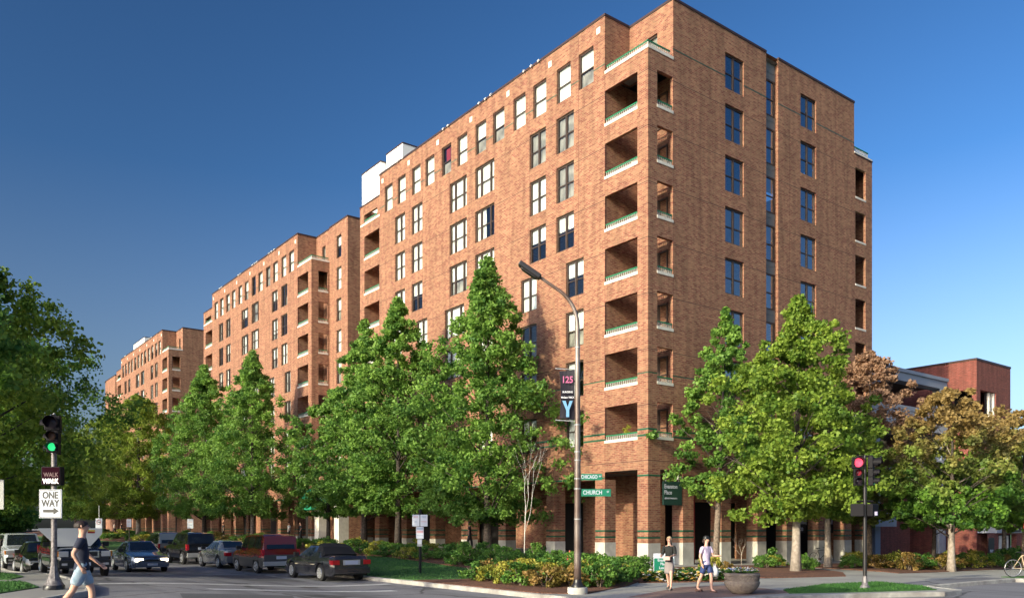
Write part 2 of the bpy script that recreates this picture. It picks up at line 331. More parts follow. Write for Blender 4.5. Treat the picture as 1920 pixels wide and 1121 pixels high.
drape('road_marking', [(-23.3, -4.6), (-23.2, -5.1), (-17.2, -5.1), (-17.2, -4.6)], M['paint'], .006, 0)
drape('road_marking', [(-25.6, -1.7), (-25.6, -2.1), (-15.8, -2.1), (-15.8, -1.7)], M['paint'], .006, 0)
for yy in (14, 23, 32, 41, 50, 62, 75):
    drape('road_marking', [(-20.7, yy), (-20.6, yy), (-20.6, yy+3), (-20.7, yy+3)], M['paint'], .006, 0)
# sidewalk joints and cracks as thin dark lines
jm = mat('pavement_joint', (.13, .12, .12), .9)
def jline(a, b, off=.1335, wd=.025):
    a = Vector(a); b = Vector(b); d = (b-a).normalized(); n = Vector((-d.y, d.x))*wd/2
    drape('pavement_joint', [tuple(a-n), tuple(b-n), tuple(b+n), tuple(a+n)], jm, off, 0)
for x in (-12, -9.5, 5, 6.8, 8.6, 10.4, 12.2, 14, 16, 18): jline((x, -10.9 if x > 0 else -11.0), (x, -14.2))
jline((-13.5, -11.2), (-2.5, -12.6)); jline((-13.0, -12.6), (-7.5, -11.9))
for y in (-3, -1, 1, 3, 5, 7, 9, 11): jline((-26.4, y), (-27.1, y))
iron = noisy('cast_iron', (.04, .038, .036), (.08, .075, .07), 20, .6, .4, 50)
for x, y in ((-19.2, -2.6), (-21.6, 8.5), (-17.9, 27)):
    q_ = [(x+.34*math.cos(a*math.pi/10), y+.34*math.sin(a*math.pi/10)) for a in range(20)]; o = drape('manhole_cover', q_, iron, .005, 0); del o['kind']; tag(o, {-2.6: 'round iron manhole cover nearest the crossing', 8.5: 'round iron manhole cover in front of the moving sedan', 27: 'far round iron manhole cover beside the parked cars'}[y], 'manhole cover')
drape('asphalt_patch', [(-19.8, 1.5), (-17.6, 1.2), (-17.5, 6.5), (-19.6, 7.0)], noisy('newer_asphalt', (.06, .06, .07), (.10, .10, .115), 30, .9, .3, 90), .004, 0)
drape('asphalt_patch', [(-25, -8.5), (-22.4, -9.0), (-21.8, -7.4), (-24.6, -6.8)], bpy.data.materials['newer_asphalt'], .004, 0)

# ================================================================ brick apartment blocks
LED = [6.58+2.822*k for k in range(8)]        # balcony ledge levels
TOP = 29.45
def wall(mb, ax, c, a0, a1, z0, z1, holes=(), depth=.12, mi=0, thick=True):
    """brick wall in plane ax=c (outer side towards -ax) with real openings and reveals"""
    As = sorted({a0, a1, *[v for q in holes for v in q[:2] if a0 < v < a1]}); Zs = sorted({z0, z1, *[v for q in holes for v in q[2:4] if z0 < v < z1]})
    P = (lambda a, z, d=0: (c+d, a, z)) if ax == 'x' else (lambda a, z, d=0: (a, c+d, z))
    fl = ax == 'x'
    def F(p): mb.face(p[::-1] if fl else p, mi)
    for i in range(len(As)-1):
        run = None
        for j in range(len(Zs)-1):
            am = (As[i]+As[i+1])/2; zm = (Zs[j]+Zs[j+1])/2
            if any(q[0] < am < q[1] and q[2] < zm < q[3] for q in holes):
                if run is not None: F([P(As[i], run), P(As[i+1], run), P(As[i+1], Zs[j]), P(As[i], Zs[j])]); run = None
            elif run is None: run = Zs[j]
        if run is not None: F([P(As[i], run), P(As[i+1], run), P(As[i+1], z1), P(As[i], z1)])
    for q in holes:
        b0, b1, y0, y1 = q[:4]; d = q[4] if len(q) > 4 else depth
        F([P(b0, y0), P(b0, y0, d), P(b0, y1, d), P(b0, y1)][::1]); F([P(b1, y0, d), P(b1, y0), P(b1, y1), P(b1, y1, d)])
        F([P(b0, y1), P(b0, y1, d), P(b1, y1, d), P(b1, y1)][::1]); F([P(b0, y0, d), P(b0, y0), P(b1, y0), P(b1, y0, d)])
wcache = {}
def window_meshes(wd, ht, kind):
    k = (round(wd, 2), round(ht, 2), kind)
    if k in wcache: return wcache[k]
    mb = MB(); f = .07; d0, d1 = -.03, .05
    cols = {1: [0, wd], 2: [0, wd/2, wd], 3: [0, wd*.27, wd*.76, wd]}[kind]
    mb.box(0, wd, d0, d1, 0, f); mb.box(0, wd, d0, d1, ht-f*1.3, ht); mb.box(0, f, d0, d1, f, ht-f*1.3); mb.box(wd-f, wd, d0, d1, f, ht-f*1.3)
    for c in cols[1:-1]: mb.box(c-.05, c+.05, d0-.01, d1, f, ht-f*1.3)
    zm = ht*.46
    for a, b in zip(cols, cols[1:]):
        aa, bb = a+.045, b-.045
        mb.box(aa, bb, d0+.012, d1-.01, zm-.03, zm+.03)
        for x0, x1 in ((aa, aa+.04), (bb-.04, bb)): mb.box(x0, x1, d0+.02, d1-.01, f, ht-f*1.3)
    fm = mb.mesh('window', M['frame'])
    pb = MB(); pb.face([(.06, .02, .06), (wd-.06, .02, .06), (wd-.06, .02, ht-.08), (.06, .02, ht-.08)]); pm = pb.mesh('pane', M['pane']); pm2 = pb.mesh('pane', M['pane_blue'])
    wcache[k] = (fm, pm, pm2); return wcache[k]
def blind_mesh(wd, z0, z1, m, fold=False):
    k = ('b', round(wd, 2), round(z0, 2), round(z1, 2), m)
    if k in wcache: return wcache[k]
    mb = MB(); n = 10
    for i in range(n):
        a = .05+(wd-.1)*i/n; b = .05+(wd-.1)*(i+1)/n
        o1, o2 = ((.07, .11) if i % 2 else (.11, .07)) if fold else (.08, .08)
        mb.face([(a, o1, z0), (b, o2, z0), (b, o2, z1), (a, o1, z1)])
    wcache[k] = mb.mesh('blind', M[m]); return wcache[k]
def window(parent, ax, c, a0, a1, z0, z1, kind=1, style='F', blue=False, rec=.12):
    wd = a1-a0; ht = z1-z0; fm, pm, pm2 = window_meshes(wd, ht, kind)
    o = link('window', fm, parent)
    if ax == 'x': o.location = (c+rec, a1, z0); o.rotation_euler = (0, 0, -math.pi/2)
    else: o.location = (a0, c+rec, z0)
    link('pane', pm2 if blue else pm, o)
    def B(za, zb, m='blind', x0=0, wf=1, fold=False):
        b = link('blind', blind_mesh(wd*wf, za*ht+.05, zb*ht-.05, m, fold), o); b.location.x = x0*wd
    if style == 'F': B(0, 1)
    elif style == 'U': B(.46, 1); B(.02, .46, 'blind_grey', fold=True)
    elif style == 'T': B(.55, 1)
    elif style == 'G': B(0, 1, 'blind_grey', fold=True)
    elif style == 'H': B(.0, 1, 'blind', 0, .5)
    elif style == 'R': B(.45, .95, 'blind_red', .2, .5, True); B(.02, .46, 'blind_grey')
    elif style == 'C': B(0, .55, 'blind_grey', .45, .55, True)
    elif style == 'M': B(.3, 1); B(0, .3, 'blind_grey')
    return o
def railing(parent, ax, c, a0, a1, z, ends=(1, 1)):
    mb = MB(); mb2 = MB()
    def bx(q, p0, p1, d0, d1, z0, z1):
        if ax == 'x': q.box(c+d0, c+d1, p0, p1, z0, z1)
        else: q.box(p0, p1, c+d0, c+d1, z0, z1)
    bx(mb, a0, a1, .03, .10, z+.36, z+.42)
    n = int((a1-a0)/.135)
    for i in range(n):
        t = a0+(i+.5)*(a1-a0)/n; bx(mb2, t-.02, t+.02, .045, .085, z+.15, z+.36)
    r = mb.build('railing', M['green'], parent); mb2.build('baluster', M['baluster'], r); r.data.name = 'railing'
def ledge(root, ax, c, a0, a1, z, pr=.025, hh=.15, dep=.25, mi=0):
    mb = MB()
    if ax == 'x': mb.box(c-pr, c+dep, a0-.02, a1+.02, z, z+hh, mi)
    else: mb.box(a0-.02, a1+.02, c-pr, c+dep, z, z+hh, mi)
    mb.build('ledge', M['ledge'], root)

TOPW = [(4.02, 5.23), (5.91, 7.12), (8.06, 9.27), (10.01, 11.21), (12.14, 13.34), (14.10, 15.29), (16.25, 17.44), (18.19, 19.39), (20.36, 21.56), (22.24, 23.44), (24.37, 25.57), (26.35, 27.55)]
DBL = [(5.63, 7.15, 2), (8.09, 9.61, 2), (13.21, 15.33, 3), (16.30, 18.38, 3), (21.98, 23.50, 2), (24.46, 25.96, 2)]
LOW = [(4.83, 6.32, 2), (8.95, 10.46, 2), (13.4, 14.9, 2), (16.62, 18.99, 3), (21.3, 22.8, 2), (25.0, 26.5, 2)]
PIER = [3.14, 7.3, 12.0, 16.2, 20.2, 24.2, 28.45, 30.97]
BASEZ = 4.66
def styles(seed, s):
    r = random.Random(seed); out = list(s)
    while len(out) < 60: out.append(r.choice('FFUUTTGHMCDG'))
    return out
def block(name, oy, depth_x, label, right, top_styles, seed, front_right=True):
    root = empty(name, (0, oy, 0), 0, label, 'apartment building', 'brick apartment blocks along the avenue')
    rnd = random.Random(seed); Y1 = 31.72
    st = styles(seed, top_styles); si = iter(st)
    holes = [(a, b, 26.32, 28.30) for a, b in TOPW]; wins = [(a, b, 26.32, 28.30, 1) for a, b in TOPW]
    for k in (6, 5, 4):
        for a, b, t in DBL: wins.append((a, b, LED[k]-.07, LED[k]+1.96, t))
    for k in (3, 2, 1, 0):
        for a, b, t in LOW: wins.append((a, b, LED[k]-.05, LED[k]+1.96, t))
    holes = [w_[:4] for w_ in wins]
    main = [q for q in holes]
    balc = [(.74, 3.14, LED[k]+.0, LED[k]+1.91, .2) for k in range(7)]; balc2 = [(28.45, 30.97, LED[k], LED[k]+1.91, .2) for k in range(7)]
    wb = MB()
    wall(wb, 'x', 0, 3.14, 28.4, BASEZ, TOP, main)
    wall(wb, 'x', 0, 0, 3.14, 5.05, 26.33, balc)
    wall(wb, 'x', 0, 28.4, Y1, BASEZ, 27.9, balc2+[(28.8, 31.0, 26.48, 27.15, .2)])
    # terrace set-back at the corner
    wall(wb, 'x', 1.87, 0, 3.14, 26.2, TOP, [(1.1, 1.85, 26.4, 28.25)])
    wb.face([(0, 3.14, 26.2), (0, 3.14, TOP), (1.87, 3.14, TOP), (1.87, 3.14, 26.2)][::-1])
    # set-back at the far end
    wb.face([(0, 28.4, 27.9), (2.5, 28.4, 27.9), (2.5, 28.4, TOP), (0, 28.4, TOP)][::-1])
    wall(wb, 'x', 2.5, 28.4, Y1, 27.0, TOP)
    wb.face([(0, Y1, -1), (0, Y1, 27.9), (depth_x, Y1, 27.9), (depth_x, Y1, -1)]); wb.face([(2.5, Y1, 27.9), (2.5, Y1, TOP), (depth_x, Y1, TOP), (depth_x, Y1, 27.9)])
    wb.face([(depth_x, 0, -1), (depth_x, Y1, -1), (depth_x, Y1, 26.2 if right == 'long' else TOP), (depth_x, 0, 26.2 if right == 'long' else TOP)])
    # balcony recesses: floor, ceiling slabs, inner walls
    sb = MB()
    for (b0, b1, xin) in ((0.0, 3.14, 2.6), (28.45, 30.97, 1.7)):
        wb.face([(xin, b0, 5), (xin, b0, 26.1), (xin, b1, 26.1), (xin, b1, 5)])
        wb.face([(0.2, b1, 5), (0.2, b1, 26.1), (xin, b1, 26.1), (xin, b1, 5)][::-1])
        if b0 > 1: wb.face([(0.2, b0, 5), (xin, b0, 5), (xin, b0, 26.1), (0.2, b0, 26.1)][::-1])
        for k in range(7):
            zt = LED[k+1]-.12 if k < 6 else 26.1
            sb.box(.21, xin-.01, b0+.21, b1-.01, LED[k]+1.96, zt, 0)
        sb.box(.21, xin-.01, b0+.21, b1-.01, LED[0]-.2, LED[0]-.08, 0)
    wb.face([(1.86, .2, 5), (2.6, .2, 5), (2.6, .2, 26.1), (1.86, .2, 26.1)][::-1]); wb.box(.2, .205, .2, .74, 5, 26.1); wb.box(.2, .62, .2, .205, 5, 26.1); wb.box(.62, .625, .2, .74, 5, 26.1); wb.box(.2, .62, .735, .74, 5, 26.1)
    # roofs
    rb = MB(); xr = 19.12 if right == 'long' else depth_x; rb.face([(1.87, 0, 29.2), (xr, 0, 29.2), (xr, Y1, 29.2), (1.87, Y1, 29.2)]); rb.face([(0, 3.14, 29.2), (1.87, 3.14, 29.2), (1.87, 28.4, 29.2), (0, 28.4, 29.2)])
    rb.face([(0, 0, 26.3), (1.87, 0, 26.3), (1.87, 3.14, 26.3), (0, 3.14, 26.3)]); rb.face([(0, 28.4, 26.4), (2.5, 28.4, 26.4), (2.5, Y1, 26.4), (0, Y1, 26.4)])
    rb.build('roof', M['roof'], root)
    cp = MB()
    def cope(x0, x1, y0, y1, z, hh=.13): cp.box(x0, x1, y0, y1, z, z+hh)
    cope(-.04, .26, 3.10, 28.44, TOP); cope(.262, 1.832, 3.10, 3.40, TOP); cope(1.834, 2.14, -.04, 3.398, TOP); cope(-.04, .26, 28.442, Y1+.03, 27.9, .1)
    # right hand facade, plane y=0
    if right == 'long':
        RH = [(.67, 1.86, LED[k], LED[k]+1.91, .2) for k in range(7)]; rw = []
        for k in range(8):
            for a, b in ((6.1, 7.74), (13.2, 14.84)): rw.append((a, b, LED[k]-.07, LED[k]+1.90, 2))
        rh = [q[:4] for q in rw]; rh2 = [(19.27, 20.52, LED[k]-.1, LED[k]+1.86, .16) for k in range(7)]
        wall(wb, 'y', 0, 0, 1.87, 5.05, 26.33, RH)
        notch = (9.8, 10.95, 4.67, TOP+.0, .3)
        wall(wb, 'y', 0, 1.87, 19.13, BASEZ, TOP, rh+[notch, (1.87, 2.63, BASEZ-.1, 5.05, .6)])
        wall(wb, 'y', 0, 19.13, 21.31, BASEZ, 26.2, rh2)
        wb.face([(19.13, 0, 26.2), (19.13, Y1, 26.2), (19.13, Y1, TOP), (19.13, 0, TOP)])
        rb2 = MB(); rb2.face([(19.13, 0, 26.1), (21.31, 0, 26.1), (21.31, 4, 26.1), (19.13, 4, 26.1)]); rb2.build('terrace_floor', M['roof'], root)
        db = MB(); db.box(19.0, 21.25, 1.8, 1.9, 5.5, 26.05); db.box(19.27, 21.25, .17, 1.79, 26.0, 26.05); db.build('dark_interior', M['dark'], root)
        # stair notch: stacked windows and grey spandrel panels
        gsp = mat('grey_spandrel', (.16, .17, .17), .6)
        for k in range(8):
            zt = LED[k]+1.85
            window(root, 'y', .18, 9.86, 10.89, LED[k]-.25, zt, 1, rnd.choice('TTCU'), True, .05)
            za = zt+.003; zb = (LED[k+1]-.253) if k < 7 else TOP-.05
            spn = MB(); spn.box(9.805, 10.945, .22, .29, za, zb); spn.box(9.805, 10.945, .205, .222, za+.42, za+.46); spn.build('spandrel_panel', gsp, root)
        spn = MB(); spn.box(9.805, 10.945, .22, .29, 4.67, LED[0]-.253)
        spn.build('spandrel_panel', gsp, root)
        for q in rw: window(root, 'y', 0, *q[:4], 2, rnd.choice('CCCU'), True)
        cope(2.142, 9.8, -.04, .26, TOP); cope(10.95, 19.15, -.04, .26, TOP); cope(18.87, 19.17, .262, 24, TOP); cope(9.8, 10.95, .262, .4, TOP)
        cope(19.172, 21.35, -.04, .2, 26.2, .06)
        pass
        for k in range(7): ledge(root, 'y', 0, .67, 1.86, LED[k]); railing(root, 'y', 0, .67, 1.84, LED[k]); ledge(root, 'y', 0, 19.27, 20.52, LED[k]-.14, hh=.12)
        ledge(root, 'y', 0, -.003, 1.86, 26.33); ledge(root, 'y', 0, 19.15, 21.3, 26.263, hh=.1)
        railing(root, 'y', 0, .0, 1.7, 26.33); railing(root, 'y', 0, 19.2, 20.9, 26.3)
        pass
    elif right == 'step':
        RH = [(.67, 1.6, LED[k], LED[k]+1.91, .2) for k in range(7)]
        wall(wb, 'y', 0, 0, 1.75, 5.05, 26.33, RH)
        sw = [(-2.45, -1.47, 26.3, 28.3)]+[(-2.45, -1.47, LED[k]-.07, LED[k]+1.96) for k in range(7)]
        wall(wb, 'x', 1.75, -3.73, 0, -1, TOP, sw)
        for q in sw: window(root, 'x', 1.75, *q, 1, rnd.choice('FUTG'))
        wall(wb, 'y', -3.73, 1.75, depth_x, -1, TOP)
        rb3 = MB(); rb3.face([(1.75, -3.73, 29.2), (depth_x, -3.73, 29.2), (depth_x, 0, 29.2), (1.75, 0, 29.2)]); rb3.build('roof', M['roof'], root)
        cope(1.71, 2.0, -3.77, -.042, TOP); cope(2.002, depth_x, -3.77, -3.5, TOP)
        pass
        for k in range(7): ledge(root, 'y', 0, .67, 1.6, LED[k]); railing(root, 'y', 0, .67, 1.58, LED[k])
        ledge(root, 'y', 0, 0, 1.73, 26.33); railing(root, 'y', 0, .0, 1.68, 26.33)
    else:
        RH = [(.48, 1.53, LED[k], LED[k]+1.91, .2) for k in range(7)]
        wall(wb, 'y', 0, 0, 1.87, 5.05, 26.33, RH); wall(wb, 'y', 0, 1.87, depth_x, BASEZ, TOP)
        cope(2.142, depth_x, -.04, .26, TOP); pass
        for k in range(7): ledge(root, 'y', 0, .48, 1.53, LED[k]); railing(root, 'y', 0, .48, 1.5, LED[k])
        ledge(root, 'y', 0, 0, 1.85, 26.33); railing(root, 'y', 0, .0, 1.7, 26.33)
    cp.build('coping', M['coping'], root)
    # left facade ledges and railings
    pass
    for k in range(7):
        ledge(root, 'x', 0, .74, 3.14, LED[k]); railing(root, 'x', 0, .76, 3.12, LED[k])
        ledge(root, 'x', 0, 28.45, 30.97, LED[k]); railing(root, 'x', 0, 28.47, 30.95, LED[k])
    ledge(root, 'x', 0, .02, 3.12, 26.333); railing(root, 'x', 0, .05, 3.05, 26.333); ledge(root, 'x', 0, 28.4, 31.6, 26.333); railing(root, 'x', 0, 28.8, 31.0, 26.333)
    pass
    # windows of the left facade
    for i, q in enumerate(wins): window(root, 'x', 0, q[0], q[1], q[2], q[3], q[4], next(si) if i < 60 else 'F')
    window(root, 'x', 1.87, 1.1, 1.85, 26.4, 28.25, 1, 'G')
    for k in range(7):      # glazed balcony doors
        window(root, 'x', 2.46, 1.0, 2.3, LED[k]+.0, LED[k]+1.85, 2, 'TUFG'[k % 4], rec=.1)
    # bands of green glazed brick and the sealed horizontal joints
    gb = MB(); jb = MB()
    def band(q, ax, z, hh, a0, a1, holes, pr=.004):
        q0 = q
        cut = sorted([(max(a0, q_[0]), min(a1, q_[1])) for q_ in holes if q_[2] < z+hh/2 < q_[3] and q_[1] > a0 and q_[0] < a1]); t = a0
        for b0, b1 in cut+[(a1, a1)]:
            if b0 > t+.01:
                if q0 is gb: q = MB()
                if ax == 'x': q.box(-pr, .02, t, b0, z, z+hh)
                else: q.box(t, b0, -pr, .02, z, z+hh)
                if q0 is gb: q.build('green_brick_band', M['greenbrick'], root)
            t = max(t, b1)
    LH = holes+balc+balc2
    for z, a0 in ((26.86, 3.15), (9.92, .0), (7.04, .0), (6.73, .0), (4.69, 3.16)): band(gb, 'x', z, .055 if z > 9.8 else .09, a0, Y1 if z < 20 else 28.4, LH)
    for k in range(8): band(jb, 'x', LED[k]-1.11, .035, 0.0, Y1, LH, .003)
    band(jb, 'x', 28.2, .02, 3.15, 28.4, [])
    for a in (3.13, 5.24, 9.64, 13.2, 18.4, 21.96, 25.98, 28.42):
        z0s = 5.2
        for q in sorted([q for q in LH if q[0]-.03 < a < q[1]+.03 and abs(a-q[0]) > .05 and abs(a-q[1]) > .05], key=lambda q: q[2]):
            if q[2] > z0s: jb.box(-.002, .01, a-.009, a+.009, z0s, q[2])
            z0s = q[3]
        jb.box(-.002, .01, a-.009, a+.009, z0s, 29.3 if 3.13 < a < 28.4 else 26.2)
    if right == 'long':
        RHA = RH+rh+rh2+[notch]
        for z in (26.86, 9.92, 7.04, 6.73, 4.69): band(gb, 'y', z, .055 if z > 9.8 else .09, 2.65 if z < 5 else .005 if z < 20 else 1.87, 21.3 if z < 20 else 19.13, RHA)
        for k in range(8): band(jb, 'y', LED[k]-1.11, .035, .005, 21.3, RHA, .003)
        for a in (1.87, 4.0, 12.1, 17.0, 19.12): jb.box(a-.009, a+.009, -.002, .01, 5.2, 26 if a > 19 or a < 1.9 else 29.3)
    jb.build('joint', M['joint'], root)
    # scuppers and small roof lamps
    for i, y in enumerate((3.64, 7.7, 11.75, 15.8, 19.9, 23.9, 27.9)):
        mb = MB(); mb.box(-.02, .05, y-.14, y+.14, 28.72, 29.06); mb.build('scupper', M['ledge'], root)
    for i, y in enumerate((8.6, 9.3, 10.0, 13.4, 14.0, 14.7, 18.4, 19.0, 24.6, 25.3)):
        mb = MB(); mb.tube([(-.02, y, 29.53), (-.14, y, 29.53)], [.03, .03], 6); mb.tube([(-.10, y, 29.50), (-.20, y, 29.42)], [.035, .055], 8); mb.build('roof_lamp', M['white'], root)
    # ------------------------------------------------ ground floor arcade
    pb = MB(); cb = MB(); pg = MB()
    def pier(x0, x1, y0, y1, zt, k):
        p = MB(); c_ = MB(); gl = []; zg = h(x0, oy+y0)-.4
        p.box(x0, x1, y0, y1, 1.29, zt)
        c_.box(x0-.006, x1+.006, y0-.006, y1+.006, zg, 1.29)
        for z in (1.53, 1.86)+((4.69,) if zt > 4.8 else ()): g = MB(); g.box(x0-.004, x1+.004, y0-.004, y1+.004, z, z+.09); gl.append(g)
        o = p.build('pier', M['brick'], root); c_.build('plinth', M['concrete'], o)
        for g in gl: g.build('green_brick_band', M['greenbrick'], o)
    pier(0, .9, 0, .74, 5.05, 0)
    for y in PIER: pier(0, .8, y, y+.75, BASEZ-.003, 1)
    wb.face([(0, 3.86, BASEZ), (.6, 3.86, BASEZ), (.6, Y1, BASEZ), (0, Y1, BASEZ)]); wb.face([(.6, 3.86, BASEZ), (.6, 3.86, 5.06), (.6, Y1, 5.06), (.6, Y1, BASEZ)]) 
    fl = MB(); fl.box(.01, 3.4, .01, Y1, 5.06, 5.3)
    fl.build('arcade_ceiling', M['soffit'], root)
    wall(wb, 'x', 3.4, 3.4 if right == 'long' else 0.4, Y1, -1, 5.06, [(8.6, 11.4, -.5, 3.6), (17.2, 19.8, -.5, 3.6), (25.2, 27.9, -.5, 3.6)])
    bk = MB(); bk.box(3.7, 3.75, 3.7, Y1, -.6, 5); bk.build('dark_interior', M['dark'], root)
    if right == 'long':
        for a, b in ((2.63, 3.48), (5.78, 6.58), (8.98, 9.79), (11.8, 12.6), (15.1, 15.9), (18.0, 18.8), (20.5, 21.3)): pier(a, b, 0, .75, BASEZ-.003, 2)
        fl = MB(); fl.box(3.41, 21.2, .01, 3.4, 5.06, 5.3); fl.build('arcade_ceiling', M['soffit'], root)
        wb.face([(3.48, 0, BASEZ), (21.3, 0, BASEZ), (21.3, .6, BASEZ), (3.48, .6, BASEZ)]); wb.face([(3.48, .6, BASEZ), (21.3, .6, BASEZ), (21.3, .6, 5.06), (3.48, .6, 5.06)])
        wall(wb, 'y', 3.4, 3.4, 21.31, -1, 5.06, [(5.0, 5.9, -.5, 3.4), (7.6, 11.5, -.5, 3.6), (13.5, 20.8, -.5, 3.8)])
        rd = MB(); rd.box(3.5, 4.75, 1.0, 1.06, -.2, 4.3); rd.build('red_door_panel', mat('dark_red_paint', (.34, .025, .04), .5), root)
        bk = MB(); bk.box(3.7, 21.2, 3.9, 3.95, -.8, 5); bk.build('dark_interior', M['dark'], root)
    elif right != 'step':
        wall(wb, 'y', 0, 1.8, depth_x, -1, BASEZ)
    else: wall(wb, 'y', .8, .8, 1.75, -1, 5.1)
    wb.build('wall', M['brick'], root)
    return root
A = block('apartment_building', 0, 21.31, 'nearest and largest brick apartment building, at the street corner, yellow lit front and red side', 'long', 'UFFFUUFRFFFF'+'GGFFFF'+'GFHFFF'+'TTFUTF'+'TFFFFF', 3)
B = block('apartment_building', 41.29, 16, 'middle brick apartment building, second along the avenue, with a stepped end wall', 'step', 'FFFGFDUFFUFF', 5)
Cb = block('apartment_building', 88.5, 16, 'farthest brick apartment building, small at the end of the row above the left trees', 'flat', 'FTTFTFFTFFTT', 8)

def roof_box(x0, x1, y0, y1, z0, z1, label):
    root = empty('roof_plant_room', ((x0+x1)/2, (y0+y1)/2, z0), 0, label, 'rooftop box', 'white plant rooms on the roofs')
    a, b = (x1-x0)/2, (y1-y0)/2
    m = MB(); m.box(-a, a, -b, b, 0, z1-z0-.1); m.build('wall', M['white'], root)
    m = MB(); m.box(-a-.03, a+.03, -b-.03, b+.03, z1-z0-.1, z1-z0); m.build('roof', M['coping'], root)
roof_box(1.9, 6, 31.76, 35.1, 7.6, 32.35, 'taller white plant room at the far left end of the nearest roof')
roof_box(2.4, 6, 29.0, 31.7, 29.2, 33.0, 'lower white plant room next to the taller one on the nearest roof')
roof_box(1.6, 5, 108.5, 115.5, 29.2, 31.9, 'small white plant room on the farthest brick building')

# link building between the first two blocks with the green entrance awning
lk = empty('entrance_link', (0, 31.8, 0), 0, 'low pale concrete entrance link between the two nearest brick buildings', 'building')
m = MB(); wall(m, 'x', 5, 0, 9.4, -1, 7.5, [(2, 7, 0, 4.6)]); m.box(-.4, 5, .1, 9.3, 5.6, 6.6); m.build('wall', M['brick'], lk)
for y in (3.0, 7.0):
    m = MB(); m.box(-.4, .5, y, y+.9, -.5, 5.59); m.build('column', M['ledge'], lk)
m = MB(); m.box(-.42, .52, .1, 9.3, 5.0, 5.59)
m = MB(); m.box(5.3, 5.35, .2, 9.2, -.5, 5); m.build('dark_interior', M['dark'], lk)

# far end of the row, a low wing
fw = empty('apartment_building', (0, 121, 0), 0, 'pinkish low brick wing just visible beyond the farthest apartment building', 'building')
m = MB(); wall(m, 'x', 0, 0, 8, -1, 27.5, [(1.5, 2.7, 22.5, 24.6), (4.5, 5.7, 22.5, 24.6), (1.5, 2.7, 19.5, 21.6), (4.5, 5.7, 19.5, 21.6)]); wall(m, 'y', 0, 0, 14, -1, 27.5); m.build('wall', M['brick'], fw)
m = MB(); m.box(-.04, 14, -.04, 8, 27.5, 27.65); m.build('roof', M['coping'], fw)
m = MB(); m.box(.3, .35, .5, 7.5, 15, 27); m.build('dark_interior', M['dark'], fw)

# ================================================================ parking garage and its stair tower
gz = mat('blue_grey_painted_concrete', (.24, .28, .36), .7)
gz2 = noisy('pale_panel_concrete', (.33, .34, .38), (.40, .41, .44), 2, .8, .05)
G = empty('parking_garage', (21.4, 1.5, 0), 0, 'grey concrete open parking garage right of the brick tower', 'parking garage')
m = MB(); m.box(0, 13.6, 0, .9, 12.75, 13.35); m.box(0, 13.6, -.12, .1, 13.353, 13.6); m.build('roof_beam', gz, G)
for x in (3.2, 12.9):
    m = MB(); m.box(x, x+.7, .1, .8, -.6, 12.74); m.box(x-.35, x+1.05 if x < 12 else x+.7, -.01, .09, 12.0, 12.74); m.build('column', gz, G)
for z0, z1 in ((9.3, 10.95), (5.7, 7.2)):
    m = MB(); m.box(0, 13.6, -.05, .095, z0, z1-.35)
    m.box(0, 13.6, -.1, .095, z1-.347, z1)
    m.build('parapet_panel', gz2, G)
    for x in (2.2, 4.9, 7.6, 10.3):
        q = MB(); q.box(x, x+.03, -.054, -.04, z0, z1-.36); q.build('joint', M['joint'], G)
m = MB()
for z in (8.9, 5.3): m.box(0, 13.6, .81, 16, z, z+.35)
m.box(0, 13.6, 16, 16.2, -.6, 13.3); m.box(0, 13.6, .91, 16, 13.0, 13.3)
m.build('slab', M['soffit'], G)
m = MB(); m.box(5.5, 12.2, 2.2, 2.5, -.8, 4.4); m.build('wall', M['redbrick'], G)
m = MB(); m.box(12.3, 13.2, .0, .095, -.8, 5.2); m.build('pilaster', gz2, G)

TW = empty('stair_tower', (36.54, 0, 0), 0, 'square red brick stair tower at the right of the parking garage', 'tower')
m = MB(); holes = [(.64, 3.4, 9.9, 12.8)]
wall(m, 'y', 0, 0, 6.1, -1, 15.05, holes, .5)
wall(m, 'x', 0, 0, 16, -1, 15.05, [(.35, 1.9, 9.9, 12.8)], .5)
m.face([(6.1, 0, -1), (6.1, 16, -1), (6.1, 16, 15.05), (6.1, 0, 15.05)]); m.face([(0, 16, -1), (0, 16, 15.05), (6.1, 16, 15.05), (6.1, 16, -1)])
for zz in (6.9, 9.6, 13.2): m.box(-.003, 6.103, -.003, .1, zz, zz+.05)
m.build('wall', M['redbrick'], TW)
m = MB(); m.box(-.04, 6.14, -.04, 16.04, 15.05, 15.2); m.build('coping', M['coping'], TW)
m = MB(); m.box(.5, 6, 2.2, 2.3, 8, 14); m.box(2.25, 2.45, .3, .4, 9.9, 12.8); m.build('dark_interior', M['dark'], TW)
m = MB(); m.box(2.5, 2.62, .12, .3, 9.9, 12.8); m.box(3.2, 3.38, .08, .4, 9.9, 12.8); m.build('window_jamb', M['ledge'], TW)
# low lobby in front of it
LB = empty('elevator_lobby', (36.9, -.1, 0), 0, 'low brick elevator lobby with white fascia below the stair tower', 'lobby')
m = MB(); wall(m, 'y', -1.2, -1.6, 7.8, -1.2, 1.65, [(.3, 3.6, -.4, 1.55, .4)], .4); m.build('wall', M['redbrick'], LB)
m = MB(); m.box(-.3, 9.5, -1.35, .05, 1.66, 2.4); m.build('fascia', gz2, LB)
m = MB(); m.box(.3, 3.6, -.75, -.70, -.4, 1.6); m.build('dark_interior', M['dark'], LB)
for x0, x1, z0 in ((.45, .85, -.1), (1.35, 2.15, -.4), (2.55, 3.0, -.1)):
    m = MB(); m.box(x0, x1, -.84, -.79, z0, 1.45); m.build('door' if x0 == 1.35 else 'side_light', M['ledge'], LB)
